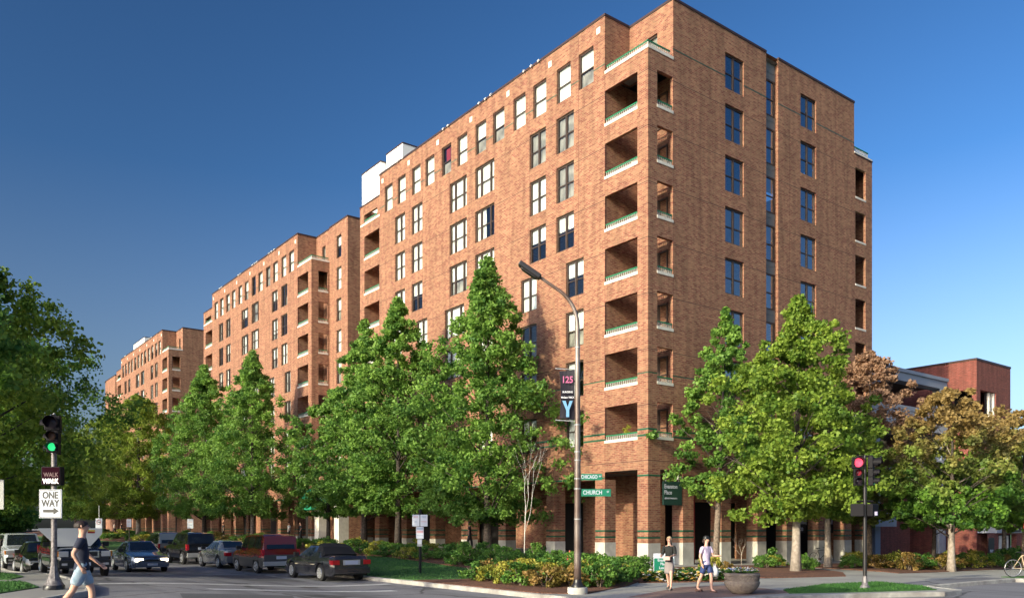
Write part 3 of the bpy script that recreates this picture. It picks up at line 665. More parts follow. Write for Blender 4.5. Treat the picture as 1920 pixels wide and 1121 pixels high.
# right arcade fascia bands with the hanging entrance signs
F2 = empty('canopy', (0, 0, 0), 0, 'blue grey canopy fascia over the garage entrances, right of the brick piers', 'canopy')
m = MB(); m.box(12.7, 15.05, .8, 1.0, 2.25, 2.95); m.box(15.95, 17.95, .8, 1.0, 2.25, 2.95); m.box(21.4, 26.0, .8, 1.3, 2.15, 3.1); m.build('fascia', gz2, F2)

# ================================================================ text helper
def text_mesh(s, size, thick=.004, align='CENTER', wide=1.0):
    cu = bpy.data.curves.new('lettering', 'FONT'); cu.body = s; cu.size = size; cu.extrude = thick/2; cu.align_x = align; cu.align_y = 'CENTER'
    cu.offset = size*.022
    o = bpy.data.objects.new('tmp', cu); col.objects.link(o); dg = bpy.context.evaluated_depsgraph_get()
    me = bpy.data.meshes.new_from_object(o.evaluated_get(dg)); bpy.data.objects.remove(o); bpy.data.curves.remove(cu)
    if wide != 1: me.transform(Matrix.Diagonal((wide, 1, 1, 1)))
    return me
def put_text(parent, s, size, loc, m, rz=0, align='CENTER', wide=1.0, name='lettering'):
    """text on a vertical face looking towards -y of the parent, turned by rz"""
    me = text_mesh(s, size, .006, align, wide); me.materials.clear(); me.materials.append(m)
    o = link(name, me, parent); o.location = loc; o.rotation_euler = (math.pi/2, 0, rz); return o
VIEW = R(-37.27)     # signs that were mounted facing the crossing
def sign(name, loc, rz, wd, ht, m, label, cat, border=None, rows=(), thick=.03, group=None):
    root = empty(name, loc, rz, label, cat, group)
    mb = MB(); mb.box(-wd/2, wd/2, 0, thick, 0, ht); mb.build('panel', m, root, bevel=.004)
    if border:
        q = MB(); t = .012; i = .015
        q.box(-wd/2+i, wd/2-i, -.003, .001, i, i+t); q.box(-wd/2+i, wd/2-i, -.003, .001, ht-i-t, ht-i); q.box(-wd/2+i, -wd/2+i+t, -.003, .001, i+t, ht-i-t); q.box(wd/2-i-t, wd/2-i, -.003, .001, i+t, ht-i-t)
        q.build('border', border, root)
    for (s, size, x, z, mm, al, wi) in rows: put_text(root, s, size, (x, -.004, z), mm, 0, al, wi)
    return root

# ================================================================ trees and shrubs
def leaves_mesh(name, centers, radii, per, size, mats, seed, flat=.75, shell=.55, leafv_amp=.45):
    rng = np.random.default_rng(seed); cs = np.array(centers, float); rs = np.array(radii, float); K = len(cs)
    N_ = int(per); idx = np.repeat(np.arange(K), N_); n = len(idx)
    d = rng.normal(size=(n, 3)); d /= np.linalg.norm(d, axis=1)[:, None]
    rr = (shell+(1-shell)*rng.random(n))**1.0
    rr *= rng.random(n)**.25
    p = cs[idx]+d*(rr*rs[idx])[:, None]*np.array([1, 1, flat])
    # leaf frame: normal mostly outwards/upwards with jitter
    nrm = d*.3+rng.normal(size=(n, 3))*.6+np.array([0, 0, .3]); nrm /= np.linalg.norm(nrm, axis=1)[:, None]
    t = np.cross(nrm, rng.normal(size=(n, 3))); t /= np.linalg.norm(t, axis=1)[:, None]; b = np.cross(nrm, t)
    s = size*(.6+.8*rng.random(n))[:, None]
    quad = [p-t*s*.5, p+b*s*.42-t*s*.05+nrm*s*.06, p+t*s*.55, p-b*s*.42-t*s*.05+nrm*s*.06]
    v = np.stack(quad, 1).reshape(-1, 3).astype(np.float32)
    me = bpy.data.meshes.new(name); me.vertices.add(4*n); me.vertices.foreach_set('co', v.ravel())
    me.loops.add(4*n); me.loops.foreach_set('vertex_index', np.arange(4*n, dtype=np.int32))
    me.polygons.add(n); me.polygons.foreach_set('loop_start', np.arange(0, 4*n, 4, dtype=np.int32)); me.polygons.foreach_set('loop_total', np.full(n, 4, np.int32))
    lv = np.clip(.5+leafv_amp*(rng.random(K)[idx]-.5)*1.6+rng.normal(size=n)*.18, 0, 1).astype(np.float32)
    at = me.attributes.new('leafv', 'FLOAT', 'FACE'); at.data.foreach_set('value', lv)
    if isinstance(mats, (list, tuple)):
        for m_ in mats: me.materials.append(m_)
    else: me.materials.append(mats)
    me.update(calc_edges=True); return me
def crown_pts(H, Rm, z0, prof, seed, n, squash=1.0, sub=.16):
    """clump centres over an uneven crown; prof(t) gives relative radius for t 0(bottom)..1(top)"""
    rng = random.Random(seed); C_ = []; Rd = []; lob = [(rng.uniform(0, 6.28), rng.uniform(.08, .22), rng.choice((2, 3, 4, 5))) for _ in range(4)]
    for i in range(n):
        t = rng.random()**1.05; a = rng.uniform(0, 2*math.pi)
        r = prof(t)*Rm*(1+.13*math.sin(11*t+lob[0][0]*2+a)); r *= 1+sum(k[1]*math.sin(k[2]*a+k[0]+t*7) for k in lob)
        q = rng.random()**.45; q = max(q, .25)
        C_.append((r*q*math.cos(a), r*q*math.sin(a)*squash, z0+t*H+rng.uniform(-.3, .3)*.6)); Rd.append(Rm*sub*rng.uniform(.65, 1.3)*(.55+.6*prof(t)))
    return C_, Rd
pyr = lambda t: (min(1, .55+t*3.2) if t < .16 else max(.03, 1.0-((t-.16)/.84)**1.65))
ova = lambda t: max(.05, math.sin(math.pi*min(1, (.12+t*.88)))**.6)
con = lambda t: (min(1, .5+t*4) if t < .13 else max(.04, (1-(t-.13)/.87)**.8))
crowns = {}
def tree(kind, loc, top, R_, z0, label, group='trees in leaf around the apartment building', trunk='bark', tr=.16, lean=(0, 0), rot=None, name='maple_tree', seed=0, leaf=None, dens=1.0, size=.155, forks=0):
    """kind = (profile, leaf material); top is world height of the tip, z0 height of the crown's bottom above its foot"""
    x, y = loc; zg = h(x, y)+.1; H = top-zg
    root = empty(name, (x, y, zg), 0, label, 'tree', group)
    rnd = random.Random(seed*7+1); prof = {'pyr': pyr, 'ova': ova, 'con': con}[kind]
    C_, Rd = crown_pts(H-z0, R_, z0, prof, seed, int(300*dens*(R_/3.5)**1.2*((H-z0)/10)**.8)+20, sub=.155)
    C_ = [(c[0]+lean[0]*(c[2]/H), c[1]+lean[1]*(c[2]/H), c[2]) for c in C_]
    me = leaves_mesh('crown', C_, Rd, 135, size, M[leaf or 'leaf'], seed, .7, .15); link('crown', me, root)
    mb = MB(); pts = []; zt = H*.86
    for i in range(9):
        t = i/8; pts.append((lean[0]*t+.08*math.sin(t*5+seed)*t, lean[1]*t+.08*math.cos(t*4+seed)*t, -.25+t*(zt+.25)))
    k_ = 2+max(1, int(z0/(zt+.25)*8)); rr_ = [tr*(1.35 if i == 0 else 1)*(1-.9*i/8)+.012 for i in range(9)]
    mb.tube(pts[:k_], rr_[:k_], 10); mb.tube(pts[k_-1:], rr_[k_-1:], 8, 1)
    nb = 16+forks*4
    for i in range(nb):
        t = rnd.uniform(.0, .8); zb = max(z0*.72, .9)+t*(zt-z0)*.95; f = zb/zt; a = i*2.4+rnd.uniform(-.4, .4)
        bx, by = lean[0]*f, lean[1]*f; rad = R_*prof(min(1, max(0.05, (zb+R_*.35-z0)/(H-z0))))*.85; up = rad*rnd.uniform(.45, .9)
        p0 = Vector((bx, by, zb)); p1 = p0+Vector((math.cos(a)*rad*.5, math.sin(a)*rad*.5, up*.6)); p2 = p0+Vector((math.cos(a)*rad, math.sin(a)*rad, up))
        r0 = tr*(1-.85*f)*(.5 if i < forks else .38)
        mb.tube([p0, p0.lerp(p1, .5)+Vector((0, 0, -.05)), p1, p2], [r0, r0*.75, r0*.5, .012], 6, 0 if i < forks else 1)
    mb.build('trunk', [M[trunk], M['bark_dark']], root, smooth='all'); return root
GB = 'trees standing in front of the long lit facade'; GR = 'trees beside the shaded side of the building'; GL = 'trees on the left side of the avenue'
tree('pyr', (-3.9, 8.5), 16.9, 4.4, 2.0, 'tallest pointed green maple, in front of the lit facade and left of the street lamp', GB, seed=11, tr=.2)
tree('pyr', (-4.0, 18.4), 17.0, 3.9, 2.3, 'pointed green maple just left of the tallest one, with a dark trunk', GB, 'bark_dark', seed=12, tr=.2)
tree('pyr', (-4.3, 22.6), 16.3, 3.8, 2.3, 'dark green maple half hidden behind the one beside the tallest tree', GB, 'bark_dark', seed=13, tr=.2)
tree('ova', (-3.8, 29.5), 11.5, 3.4, 2.2, 'shorter rounded maple whose lower left leaves reach the green awning', GB, 'bark_dark', seed=14)
tree('pyr', (-4.6, 43.5), 17.6, 4.6, 2.4, 'pointed maple in front of the middle brick building, above the red car', GB, seed=15, tr=.2)
tree('pyr', (-5.2, 55.5), 18.2, 5.0, 2.4, 'pointed maple left of the middle brick building, behind the dark parked cars', GB, 'bark_dark', seed=16, tr=.22, leaf='leaf')
tree('ova', (-7.6, 72), 17.0, 5.0, 2.6, 'round olive green tree with a pale forked trunk, above the moving blue car', GB, 'bark_pale', seed=17, tr=.28, leaf='leaf_olive', forks=3)
tree('ova', (-6.5, 96), 17, 5, 2.6, 'olive tree far along the avenue, behind the round olive tree', GB, 'bark', seed=18, leaf='leaf_olive')
tree('ova', (-6.5, 118), 17, 5.5, 2.6, 'green tree at the far end of the row of trees in front of the facades', GB, 'bark', seed=19, leaf='leaf')
tree('pyr', (2.6, -2.1), 13.1, 2.75, 3.6, 'slim bright green maple on a leaning trunk, right of the hanging shop sign', GR, seed=21, tr=.17, lean=(.9, 0))
tree('pyr', (1.6, -7.4), 12.3, 3.7, 2.5, 'broad golden green maple with a pale trunk, in the middle of the shaded side', GR, 'bark_pale', seed=22, tr=.2, lean=(.3, 0), leaf='leaf_yel', dens=1.2)
tree('ova', (7.4, -5.4), 9.6, 3.0, 2.6, 'green maple with a knobbly pale trunk behind the right traffic signal', GR, 'bark_pale', seed=23, tr=.17, leaf='leaf_yel')
tree('ova', (12.4, -4.8), 11.6, 3.0, 2.4, 'pinkish bronze leaved maple in front of the parking garage', GR, seed=24, tr=.17, leaf='leaf_brown', dens=1.3)
tree('ova', (9.1, -10.7), 8.5, 2.9, 2.2, 'bronze topped maple with a pale forked trunk, right of the right traffic signal', GR, 'bark_pale', seed=25, tr=.17, leaf='leaf_gold', forks=4, dens=1.45)
tree('ova', (12.6, -8.2), 5.3, 2.3, 2.2, 'small dark green tree with a dark trunk before the red garage wall', GR, 'bark_dark', seed=26, tr=.13, leaf='leaf_dark', size=.2)
tree('ova', (16.0, -11.2), 8.0, 3.2, 2.4, 'bronze and yellow green maple cut by the right edge of the picture', GR, 'bark', seed=27, tr=.17, leaf='leaf_gold', dens=1.35)
tree('ova', (24, -7.0), 7.4, 2.8, 2.2, 'green maple behind the one at the right edge, in front of the elevator lobby', GR, 'bark', seed=28, tr=.15, leaf='leaf_yel')
tree('ova', (-29.8, 9), 12.4, 5.6, 2.6, 'large leafy elm leaning in from the left edge, nearest of the left side trees', GL, 'bark_dark', seed=31, tr=.35, name='elm_tree', lean=(1.2, 0), leaf='leaf_yel', dens=.85)
tree('ova', (-28.8, 24), 13.4, 6.6, 3.2, 'dense green elm behind the green left signal, its crown reaching over the avenue', GL, 'bark_dark', seed=32, tr=.35, name='elm_tree', lean=(2.0, 0), leaf='leaf')
tree('ova', (-29.6, 39), 14, 5.6, 2.4, 'yellow green tree low behind the walk signal', GL, 'bark_dark', seed=33, tr=.3, name='elm_tree', leaf='leaf_yel')
for i, (x, y, tp, lf) in enumerate(((-29.8, 53, 15, 'leaf_olive'), (-30, 70, 16, 'leaf'), (-30, 90, 17, 'leaf_yel'), (-30, 115, 17, 'leaf_olive'), (-30, 145, 18, 'leaf'))):
    tree('ova', (x, y), tp, 6.4, 2.2, ['third tree back on the left side, olive green', 'bright green tree midway along the left side of the avenue', 'yellow green tree far down the left side', 'olive tree near the end of the left side row', 'last green tree of the left side row'][i], GL, 'bark_dark', seed=34+i, tr=.3, name='elm_tree', leaf=lf)
tree('ova', (-30.6, -1.5), 9.4, 3.3, 4.9, 'dark leafed tree whose twigs poke in at the upper left edge', GL, 'bark_dark', seed=41, tr=.2, name='elm_tree', leaf='leaf')
for i, (x, y, tp, R1) in enumerate(((-39, 4.5, 16.0, 4.6), (-37.5, -18.5, 10.5, 4.6))):  # unseen trees, added to throw shade on the road and lower facade
    tree('ova', (x, y), tp, R1, 3, ['shade tree beyond the left edge, past the crossing', 'shade tree on the near corner, outside the picture'][i], GL, 'bark_dark', seed=50+i, tr=.35, name='elm_tree', leaf='leaf_dark', size=.3, dens=.55)
tree('ova', (-16, 175), 17, 11, .5, 'broad dark tree closing the far end of the avenue', GL, 'bark_dark', seed=43, tr=.4, name='elm_tree', leaf='leaf', size=.45)
tree('ova', (-33, 178), 20, 12, .5, 'olive tree beside the broad one at the far end of the avenue', GL, 'bark_dark', seed=44, tr=.4, name='elm_tree', leaf='leaf_olive', size=.45)
tree('ova', (62, -2), 9, 5, 1, 'green tree far right, seen over the roof of the lobby', GR, 'bark_dark', seed=45, tr=.3, leaf='leaf_dark', size=.4)
# short mown grass blades on the lawns: uncountable
def grass(name, polys, n, label, seed):
    rng = random.Random(seed); mb = MB()
    for poly in polys:
        x0, x1 = min(p[0] for p in poly), max(p[0] for p in poly); y0, y1 = min(p[1] for p in poly), max(p[1] for p in poly)
        for i in range(n):
            x, y = rng.uniform(x0, x1), rng.uniform(y0, y1)
            if not inside((x, y), poly): continue
            a = rng.uniform(0, 6.28); z = h(x, y)+.145; l = rng.uniform(.03, .075); w_ = .012; dx, dy = math.cos(a), math.sin(a)
            mb.face([(x-dy*w_, y+dx*w_, z), (x+dy*w_, y-dx*w_, z), (x+dx*l*.5, y+dy*l*.5, z+l)], rng.choice((0, 0, 1)))
    o = mb.build(name, [mat('grass_blade', (.022, .095, .014), .8), mat('grass_blade_light', (.05, .15, .022), .8)]); tag(o, label, 'grass', kind='stuff')
def inside(p, poly):
    c = False; n = len(poly)
    for i in range(n):
        (x1, y1), (x2, y2) = poly[i], poly[i-1]
        if (y1 > p[1]) != (y2 > p[1]) and p[0] < (x2-x1)*(p[1]-y1)/(y2-y1)+x1: c = not c
    return c
grass('grass_blades', [[(-15.1, 20), (-15.1, -.9), (-14.8, -2.4), (-13.2, -3.0), (-10.8, -1.6), (-9, 3), (-8.6, 12), (-9.5, 20)], [(-9.1, -14.35), (-8.2, -13.55), (-5.0, -12.95), (-2.3, -13.4), (-3.2, -15.4), (-4.3, -16.3), (-6.8, -15.4)], [(-27.1, 12), (-27.3, 1), (-27.8, -.3), (-29.5, .4), (-33, .6), (-33, 12)], [(-28.4, -1.5), (-27.6, -2.0), (-27.6, -4.6), (-28.6, -6.3), (-33, -6.6), (-33, -1.4)]], 14000, 'short mown green grass of the lawns beside the kerbs', 5)
# bare white sapling and bare twiggy bush
def bare(loc, H, label, m, cat, name, seed, spread=.45, r0=.05):
    root = empty(name, (loc[0], loc[1], h(*loc)+.1), 0, label, cat); rnd = random.Random(seed); mb = MB()
    def br(p, d, l, r, n):
        q = p+d*l; mb.tube([p, (p+q)/2+Vector((rnd.uniform(-.04, .04), rnd.uniform(-.04, .04), 0))*l, q], [r, r*.85, r*.65], 6)
        if n: 
            for k in range(2 if n < 4 else 3):
                dd = (d+Vector((rnd.uniform(-1, 1), rnd.uniform(-1, 1), rnd.uniform(-.1, .7)))*spread*1.3).normalized(); br(p.lerp(q, rnd.uniform(.55, 1)), dd, l*rnd.uniform(.55, .8), r*.5, n-1)
    br(Vector((0, 0, -.1)), Vector((.03, 0, 1)), H*.5, r0, 4); mb.build('branches', m, root, smooth='all')
bare((-5.6, 3.0), 6.2, 'slim bare white sapling between the tallest maple and the street lamp', mat('white_bark', (.72, .68, .62), .8), 'sapling', 'young_tree', 5, .42, .027)
bare((4.6, -2.2), 1.7, 'small bare twiggy bush in front of the dark doorway, right of the leaning trunk', M['bark_pale'], 'bush', 'bare_bush', 9, .6, .03)

SH = {}
def shrub_mesh(kind, seed):
    k = (kind, seed)
    if k not in SH:
        rnd = random.Random(seed); C_ = []; Rd = []
        for i in range(26):
            a = rnd.uniform(0, 6.28); e = rnd.random()**.6; z = rnd.uniform(.12, .8)*(1.05-.5*e*e)
            C_.append((.72*e*math.cos(a), .72*e*math.sin(a), z)); Rd.append(rnd.uniform(.15, .3))
        SH[k] = leaves_mesh('foliage', C_, Rd, 60, .085, M[kind], seed, leafv_amp=.6)
    return SH[k]
def shrub(x, y, r, hh, kind, label, group, seed=0):
    root = empty('shrub', (x, y, h(x, y)+.14), (seed*1.7) % 6.28, label, 'shrub', group); root.scale = (r, r, hh)
    link('foliage', shrub_mesh(kind, seed % 4), root)
    mb_ = SH.get('stem')
    if mb_ is None:
        q = MB()
        for k in range(6):
            a = k*1.05; q.tube([(0, 0, -.1), (.2*math.cos(a), .2*math.sin(a), .3), (.42*math.cos(a), .42*math.sin(a), .62)], [.03, .022, .01], 5)
        mb_ = SH['stem'] = q.mesh('stem', M['bark'])
    link('stem', mb_, root)
def inside(p, poly):
    c = False; n = len(poly)
    for i in range(n):
        (x1, y1), (x2, y2) = poly[i], poly[i-1]
        if (y1 > p[1]) != (y2 > p[1]) and p[0] < (x2-x1)*(p[1]-y1)/(y2-y1)+x1: c = not c
    return c
rs = random.Random(77)
def scatter(poly, n, dmin, rng_=rs):
    xs = [p[0] for p in poly]; ys = [p[1] for p in poly]; out = []; tries = 0
    while len(out) < n and tries < 4000:
        tries += 1; p = (rng_.uniform(min(xs), max(xs)), rng_.uniform(min(ys), max(ys)))
        if inside(p, poly) and all((p[0]-q[0])**2+(p[1]-q[1])**2 > dmin*dmin for q in out): out.append(p)
    return out
gold = scatter([(-13.8, -4.2), (-13.6, -8.2), (-12.4, -9.2), (-9.2, -7.2), (-8.2, -2.5), (-11.8, -2.6)], 24, .85)
for i, p in enumerate(gold):
    k = ('leaf_shrubY', 'leaf_rust', 'leaf_shrubY', 'leaf_shrub')[i % 4]
    shrub(*p, rs.uniform(.85, 1.15), rs.uniform(.75, 1.0), k, 'low golden green shrub in the corner bed left of the street lamp', 'golden shrubs of the corner bed', i)
grn = scatter([(-12.2, -9.3), (-10.8, -8.6), (-7.8, -6.8), (-5.4, -4.6), (-8.4, -3.4), (-9.6, -7.0)], 14, .9)
for i, p in enumerate(grn):
    shrub(*p, rs.uniform(.8, 1.1), rs.uniform(.8, 1.15), 'leaf_shrub', 'dark green shrub in the corner bed right of the street lamp', 'green shrubs right of the street lamp', i)
for i, p in enumerate(scatter([(-8.2, -2.0), (-8.0, 8), (-5.2, 9), (-1.8, 1.5), (-2.6, -1.0), (-5.2, -3.6)], 16, 1.3)):
    shrub(*p, rs.uniform(.8, 1.2), rs.uniform(.8, 1.2), 'leaf_shrub' if i % 3 else 'leaf_dark', 'green shrub between the corner bed and the brick piers', 'shrubs in front of the piers', i)
for i, p in enumerate(scatter([(-8.6, 4), (-8.8, 24), (-5.6, 24), (-5.8, 6)], 22, 1.25)):
    shrub(*p, rs.uniform(.8, 1.2), rs.uniform(.6, 1.0), 'leaf_shrub' if i % 3 else 'leaf_shrubY', 'green shrub in the mulch behind the lawn and the street signs', 'shrubs behind the lawn', i)
for i, p in enumerate(scatter([(-9.3, 25), (-9.4, 60), (-6.2, 60), (-6.2, 25)], 34, 1.35)):
    shrub(*p, rs.uniform(1.0, 1.5), rs.uniform(.8, 1.2), 'leaf_rust' if i % 3 == 0 else 'leaf_shrub', 'broad shrub of the hedge behind the parked cars', 'hedge shrubs behind the parked cars', i)
for i, p in enumerate(scatter([(-9.3, 61), (-9.4, 120), (-6.2, 120), (-6.2, 61)], 26, 1.9)):
    shrub(*p, rs.uniform(1.4, 1.9), rs.uniform(.9, 1.2), 'leaf_shrub' if i % 3 else 'leaf_shrubY', 'low shrub of the far hedge near the pale forked tree', 'far hedge shrubs', i)
for i, (x, y, r, z, k) in enumerate(((.4, -3.6, .7, .75, 'leaf_shrubY'), (3.4, -4.6, .85, .8, 'leaf_shrub'), (4.6, -4.2, .7, .7, 'leaf_shrubY'), (5.6, -3.4, .9, 1.1, 'leaf_shrub'), (2.8, -7.2, .55, .5, 'leaf_shrub'), (3.9, -6.4, .8, .9, 'leaf_shrub'), (-1.6, -6.2, .5, .6, 'leaf_rust'))):
    shrub(x, y, r, z, k, ['yellowish shrub at the foot of the leaning trunk', 'green shrub below the dark doorway', 'small yellowish shrub by the third pier', 'tall green shrub left of the pale trunk', 'tiny green shrub right of the pale trunk', 'green shrub touching the pale trunk', 'rusty little shrub behind the two women'][i], 'shrubs around the right trees', i)
for i, p in enumerate(scatter([(8.4, -5.6), (6.8, -8.2), (8.2, -9.6), (13, -9.8), (19, -9.8), (19, -7.5), (12, -5.8)], 20, 1.05)):
    shrub(*p, rs.uniform(.8, 1.15), rs.uniform(.75, 1.1), ('leaf_shrubY', 'leaf_rust', 'leaf_shrub')[i % 3], 'shrub in the mulch bed right of the right traffic signal', 'shrubs of the garage bed', i)
for i, p in enumerate(scatter([(19.5, -9.8), (19.5, -7.5), (30, -6.5), (30, -9.8)], 12, 1.3)):
    shrub(*p, rs.uniform(.9, 1.3), rs.uniform(.9, 1.5), 'leaf_shrub' if i % 2 else 'leaf_rust', 'bush below the elevator lobby near the right edge', 'bushes by the lobby', i)
# flowers in the bed: uncountable small blooms and leaves
def blooms(name, poly, n, mats, z, seed, spread=.25, sz=.09, label='', loc=None):
    rng = random.Random(seed); mb = MB()
    for i in range(n):
        p = (rng.uniform(min(q[0] for q in poly), max(q[0] for q in poly)), rng.uniform(min(q[1] for q in poly), max(q[1] for q in poly)))
        if not inside(p, poly): continue
        zz = (h(*p)+.16 if loc is None else 0)+z*rng.random(); mi = rng.choice((0, 0, 0, 1, 2)); s = sz*rng.uniform(.6, 1.2); a = rng.uniform(0, 3)
        u = Vector((math.cos(a), math.sin(a), rng.uniform(-.4, .4)))*s; v = Vector((-math.sin(a), math.cos(a), rng.uniform(-.6, .6)))*s; c = Vector((*p, zz))
        mb.face([c-u-v*.3, c+v, c+u-v*.3, c-v*.9], mi)
    return mb.mesh(name, mats)
fl = [mat('petal_white', (.75, .70, .66), .6), mat('petal_yellow', (.75, .5, .12), .6), mat('petal_salmon', (.7, .30, .2), .6), mat('petal_blue', (.35, .42, .75), .6)]
FB = [(-9.2, -8.4), (-6.2, -9.8), (-4.3, -8.8), (-4.6, -7.0), (-7.2, -6.8)]
o = link('flowers', blooms('flowers', FB, 7000, [M['leaf_shrub'], fl[0], fl[1]], .34, 3)); tag(o, 'white and orange blooms in the flower bed behind the two women', 'flowers', kind='stuff')

# ================================================================ vehicles
def lerp_tab(tab, x):
    if x <= tab[0][0]: return tab[0][1]
    for (a, va), (b, vb) in zip(tab, tab[1:]):
        if x <= b: return va+(vb-va)*(x-a)/(b-a)
    return tab[-1][1]
def paint(name, c, rough=.22, metal=.3): return mat(name, c, rough, metal, coat=1.0)
def car(name, loc, rz, label, cat, T, body, group=None, clad=None, lights_on=False, plate=True):
    """T: tables along x (0 = tail, L = nose)"""
    root = empty(name, (loc[0], loc[1], loc[2] if len(loc) > 2 else h(*loc)), rz, label, cat, group)
    Lc = T['L']; W = T['W']; wr = T['wr']; ax = T['ax']; zb0 = T['zb']; ra = wr+.07
    belt = T['belt']; top = T['top']; wtop = T['wt']; wid = T['w']; x0c = Lc/2
    xs = set([round(i*Lc/28, 3) for i in range(29)])
    for tb in (belt, top, wtop, wid): xs |= {round(a, 3) for a, _ in tb}
    for c in ax: xs |= {round(c+ra*math.cos(k*math.pi/8), 3) for k in range(9)}
    xs = sorted(x for x in xs if 0 <= x <= Lc)
    def zbot(x):
        z = zb0
        for c in ax:
            d = ra*ra-(x-c)**2
            if d > 0: z = max(z, wr+math.sqrt(d))
        e = min(x, Lc-x)
        return z+max(0, .10-e*.6)
    def half(x):
        wv = lerp_tab(wid, x)*W; zt = lerp_tab(top, x); zbl = min(lerp_tab(belt, x), zt-.02); wt = lerp_tab(wtop, x)*W; zb = zbot(x)
        zm = (zb0+zbl)*.55
        return [(wv*.93, zb), (wv*.995, max(zb+.01, zb0+.14)), (wv, max(zb+.02, zm)), (wv*.975, max(zb+.03, zbl-.10)), (wv*.945, max(zb+.04, zbl)), (min(wt, wv*.93), zt-.035), (min(wt, wv*.93)*.88, zt-.004), (0, zt+.012)]
    mb = MB(); rings = []
    for x in xs:
        hf = half(x); ring = [(x-x0c, y, z) for y, z in hf]+[(x-x0c, -y, z) for y, z in hf[-2::-1]]
        rings.append(ring)
    base = 0
    for r in rings: mb.v += r
    n = len(rings[0])
    for i in range(len(rings)-1):
        for k in range(n-1):
            a = i*n+k; mi = 0
            if clad and (k < 2 or k >= n-3): mi = 1
            mb.f.append((a, a+1, a+1+n, a+n)); mb.m.append(mi)
    mb.f.append(tuple(range(n-1, -1, -1))[::-1]); mb.m.append(0); mb.f.append(tuple(range((len(rings)-1)*n, len(rings)*n))[::-1]); mb.m.append(0)
    mats = [body, clad or body]
    me = mb.mesh('body', mats); bm = bmesh.new(); bm.from_mesh(me); bmesh.ops.recalc_face_normals(bm, faces=bm.faces); bm.to_mesh(me); bm.free()
    me.polygons.foreach_set('use_smooth', [True]*len(me.polygons)); me.set_sharp_from_angle(angle=R(32)); link('body', me, root)
    q = MB(); q.box(.18-x0c, Lc-.18-x0c, -W*.80, W*.80, zb0+.04, lerp_tab(belt, x0c)-.2); q.build('underbody', M['black'], root)
    def side(x, t, s=1, out=.007):
        hf = half(x); (y0, z0), (y1, z1) = hf[4], hf[5]
        return (x-x0c, s*(y0+(y1-y0)*t+out), z0+(z1-z0)*t+out*.4)
    for s in (1, -1):
        for (xa0, xb0, xa1, xb1) in T['side']:          # belt x-range, roof x-range
            nn = 5; g = MB(); lo = [side(xa0+(xb0-xa0)*i/nn, .10, s) for i in range(nn+1)]; hi = [side(xa1+(xb1-xa1)*i/nn, .90, s) for i in range(nn+1)]
            for i in range(nn): f = [lo[i], lo[i+1], hi[i+1], hi[i]]; g.face(f if s < 0 else f[::-1])
            g.build('side_window', M['carglass'], root)
        # door seams, handles, mirror
        sm_ = MB()
        for xd in T['seams']:
            hf = half(xd); p = [(xd-x0c, s*(y+.003), z) for y, z in hf[1:5]]
            for a, b in zip(p, p[1:]): sm_.face([(a[0]-.008, a[1], a[2]), (a[0]+.008, a[1], a[2]), (b[0]+.008, b[1], b[2]), (b[0]-.008, b[1], b[2])])
        sm_.build('door_seam', M['black'], root)
        for xh in T['handles']:
            hf = half(xh); g = MB(); g.box(xh-x0c-.09, xh-x0c+.09, s*(hf[3][0]) - .005, s*(hf[3][0])+.022*s, hf[3][1]-.04, hf[3][1]-.01) if s > 0 else g.box(xh-x0c-.09, xh-x0c+.09, -hf[3][0]-.022, -hf[3][0]+.005, hf[3][1]-.04, hf[3][1]-.01)
            g.build('door_handle', M['black'], root)
        xm = T['mirror']; hf = half(xm); g = MB(); y = s*(hf[4][0]+.12); z = hf[4][1]+.09
        g.box(xm-x0c-.05, xm-x0c+.07, y-.11, y+.11, z-.08, z+.08); g.build('mirror', M['black'], root, bevel=.02)
    def cross(xa, xb, ia, ib, inset, nm, out=.008):
        """glass between two stations, following the roof side rails"""
        g = MB(); A_ = half(xa); B_ = half(xb); nn = 6
        ya, za = A_[6][0]*inset, A_[6][1]; yb, zb_ = B_[6][0]*inset, B_[6][1]
        dz = .0; ox = (1 if (xa > xb) == (za < zb_) else 1)
        for i in range(nn):
            t0, t1 = -1+2*i/nn, -1+2*(i+1)/nn
            def Pt(x, y, z, t): return (x-x0c+(out if xa > x0c else -out), y*t, z+out+.012*(1-t*t))
            f = [Pt(xa, ya, za, t0), Pt(xa, ya, za, t1), Pt(xb, yb, zb_, t1), Pt(xb, yb, zb_, t0)]
            g.face(f)
        g.build(nm, M['carglass'], root)
    fa, fb = T['wind']; cross(fa, fb, 0, 0, .96, 'windshield')
    ra_, rb_ = T['rear']; cross(ra_, rb_, 0, 0, T.get('rin', .92), 'rear_window')
    # wheels
    for c in ax:
        for s in (1, -1):
            g = MB(); yo = s*(W*lerp_tab(wid, c)-.015); yi = yo-s*.2
            g.tube([(c-x0c, yi, wr), (c-x0c, yi+s*.02, wr), (c-x0c, yo-s*.02, wr), (c-x0c, yo, wr)], [wr-.03, wr, wr, wr-.035], 24)
            tyre = g.build('wheel', M['rubber'], root, smooth=True)
            g = MB(); rr = wr*.62; yr = yo+s*.004
            g.tube([(c-x0c, yr-s*.006, wr), (c-x0c, yr, wr)], [rr, rr*.98], 20, 1)
            for k in range(T.get('spk', 7)):
                a = 2*math.pi*k/T.get('spk', 7); u = Vector((math.cos(a), 0, math.sin(a))); v = Vector((-math.sin(a), 0, math.cos(a)))
                ce = Vector((c-x0c, yr+s*.008, wr)); g.face([ce+v*.035, ce+u*rr*.93+v*.045, ce+u*rr*.93-v*.045, ce-v*.035])
            g.tube([(c-x0c, yr, wr), (c-x0c, yr+s*.012, wr)], [.06, .05], 12)
            ring = [(c-x0c+rr*.97*math.cos(2*math.pi*k/20), yr+s*.006, wr+rr*.97*math.sin(2*math.pi*k/20)) for k in range(21)]
            g.tube(ring, .018, 5)
            g.build('rim', [M['alloy'], M['black']], tyre)
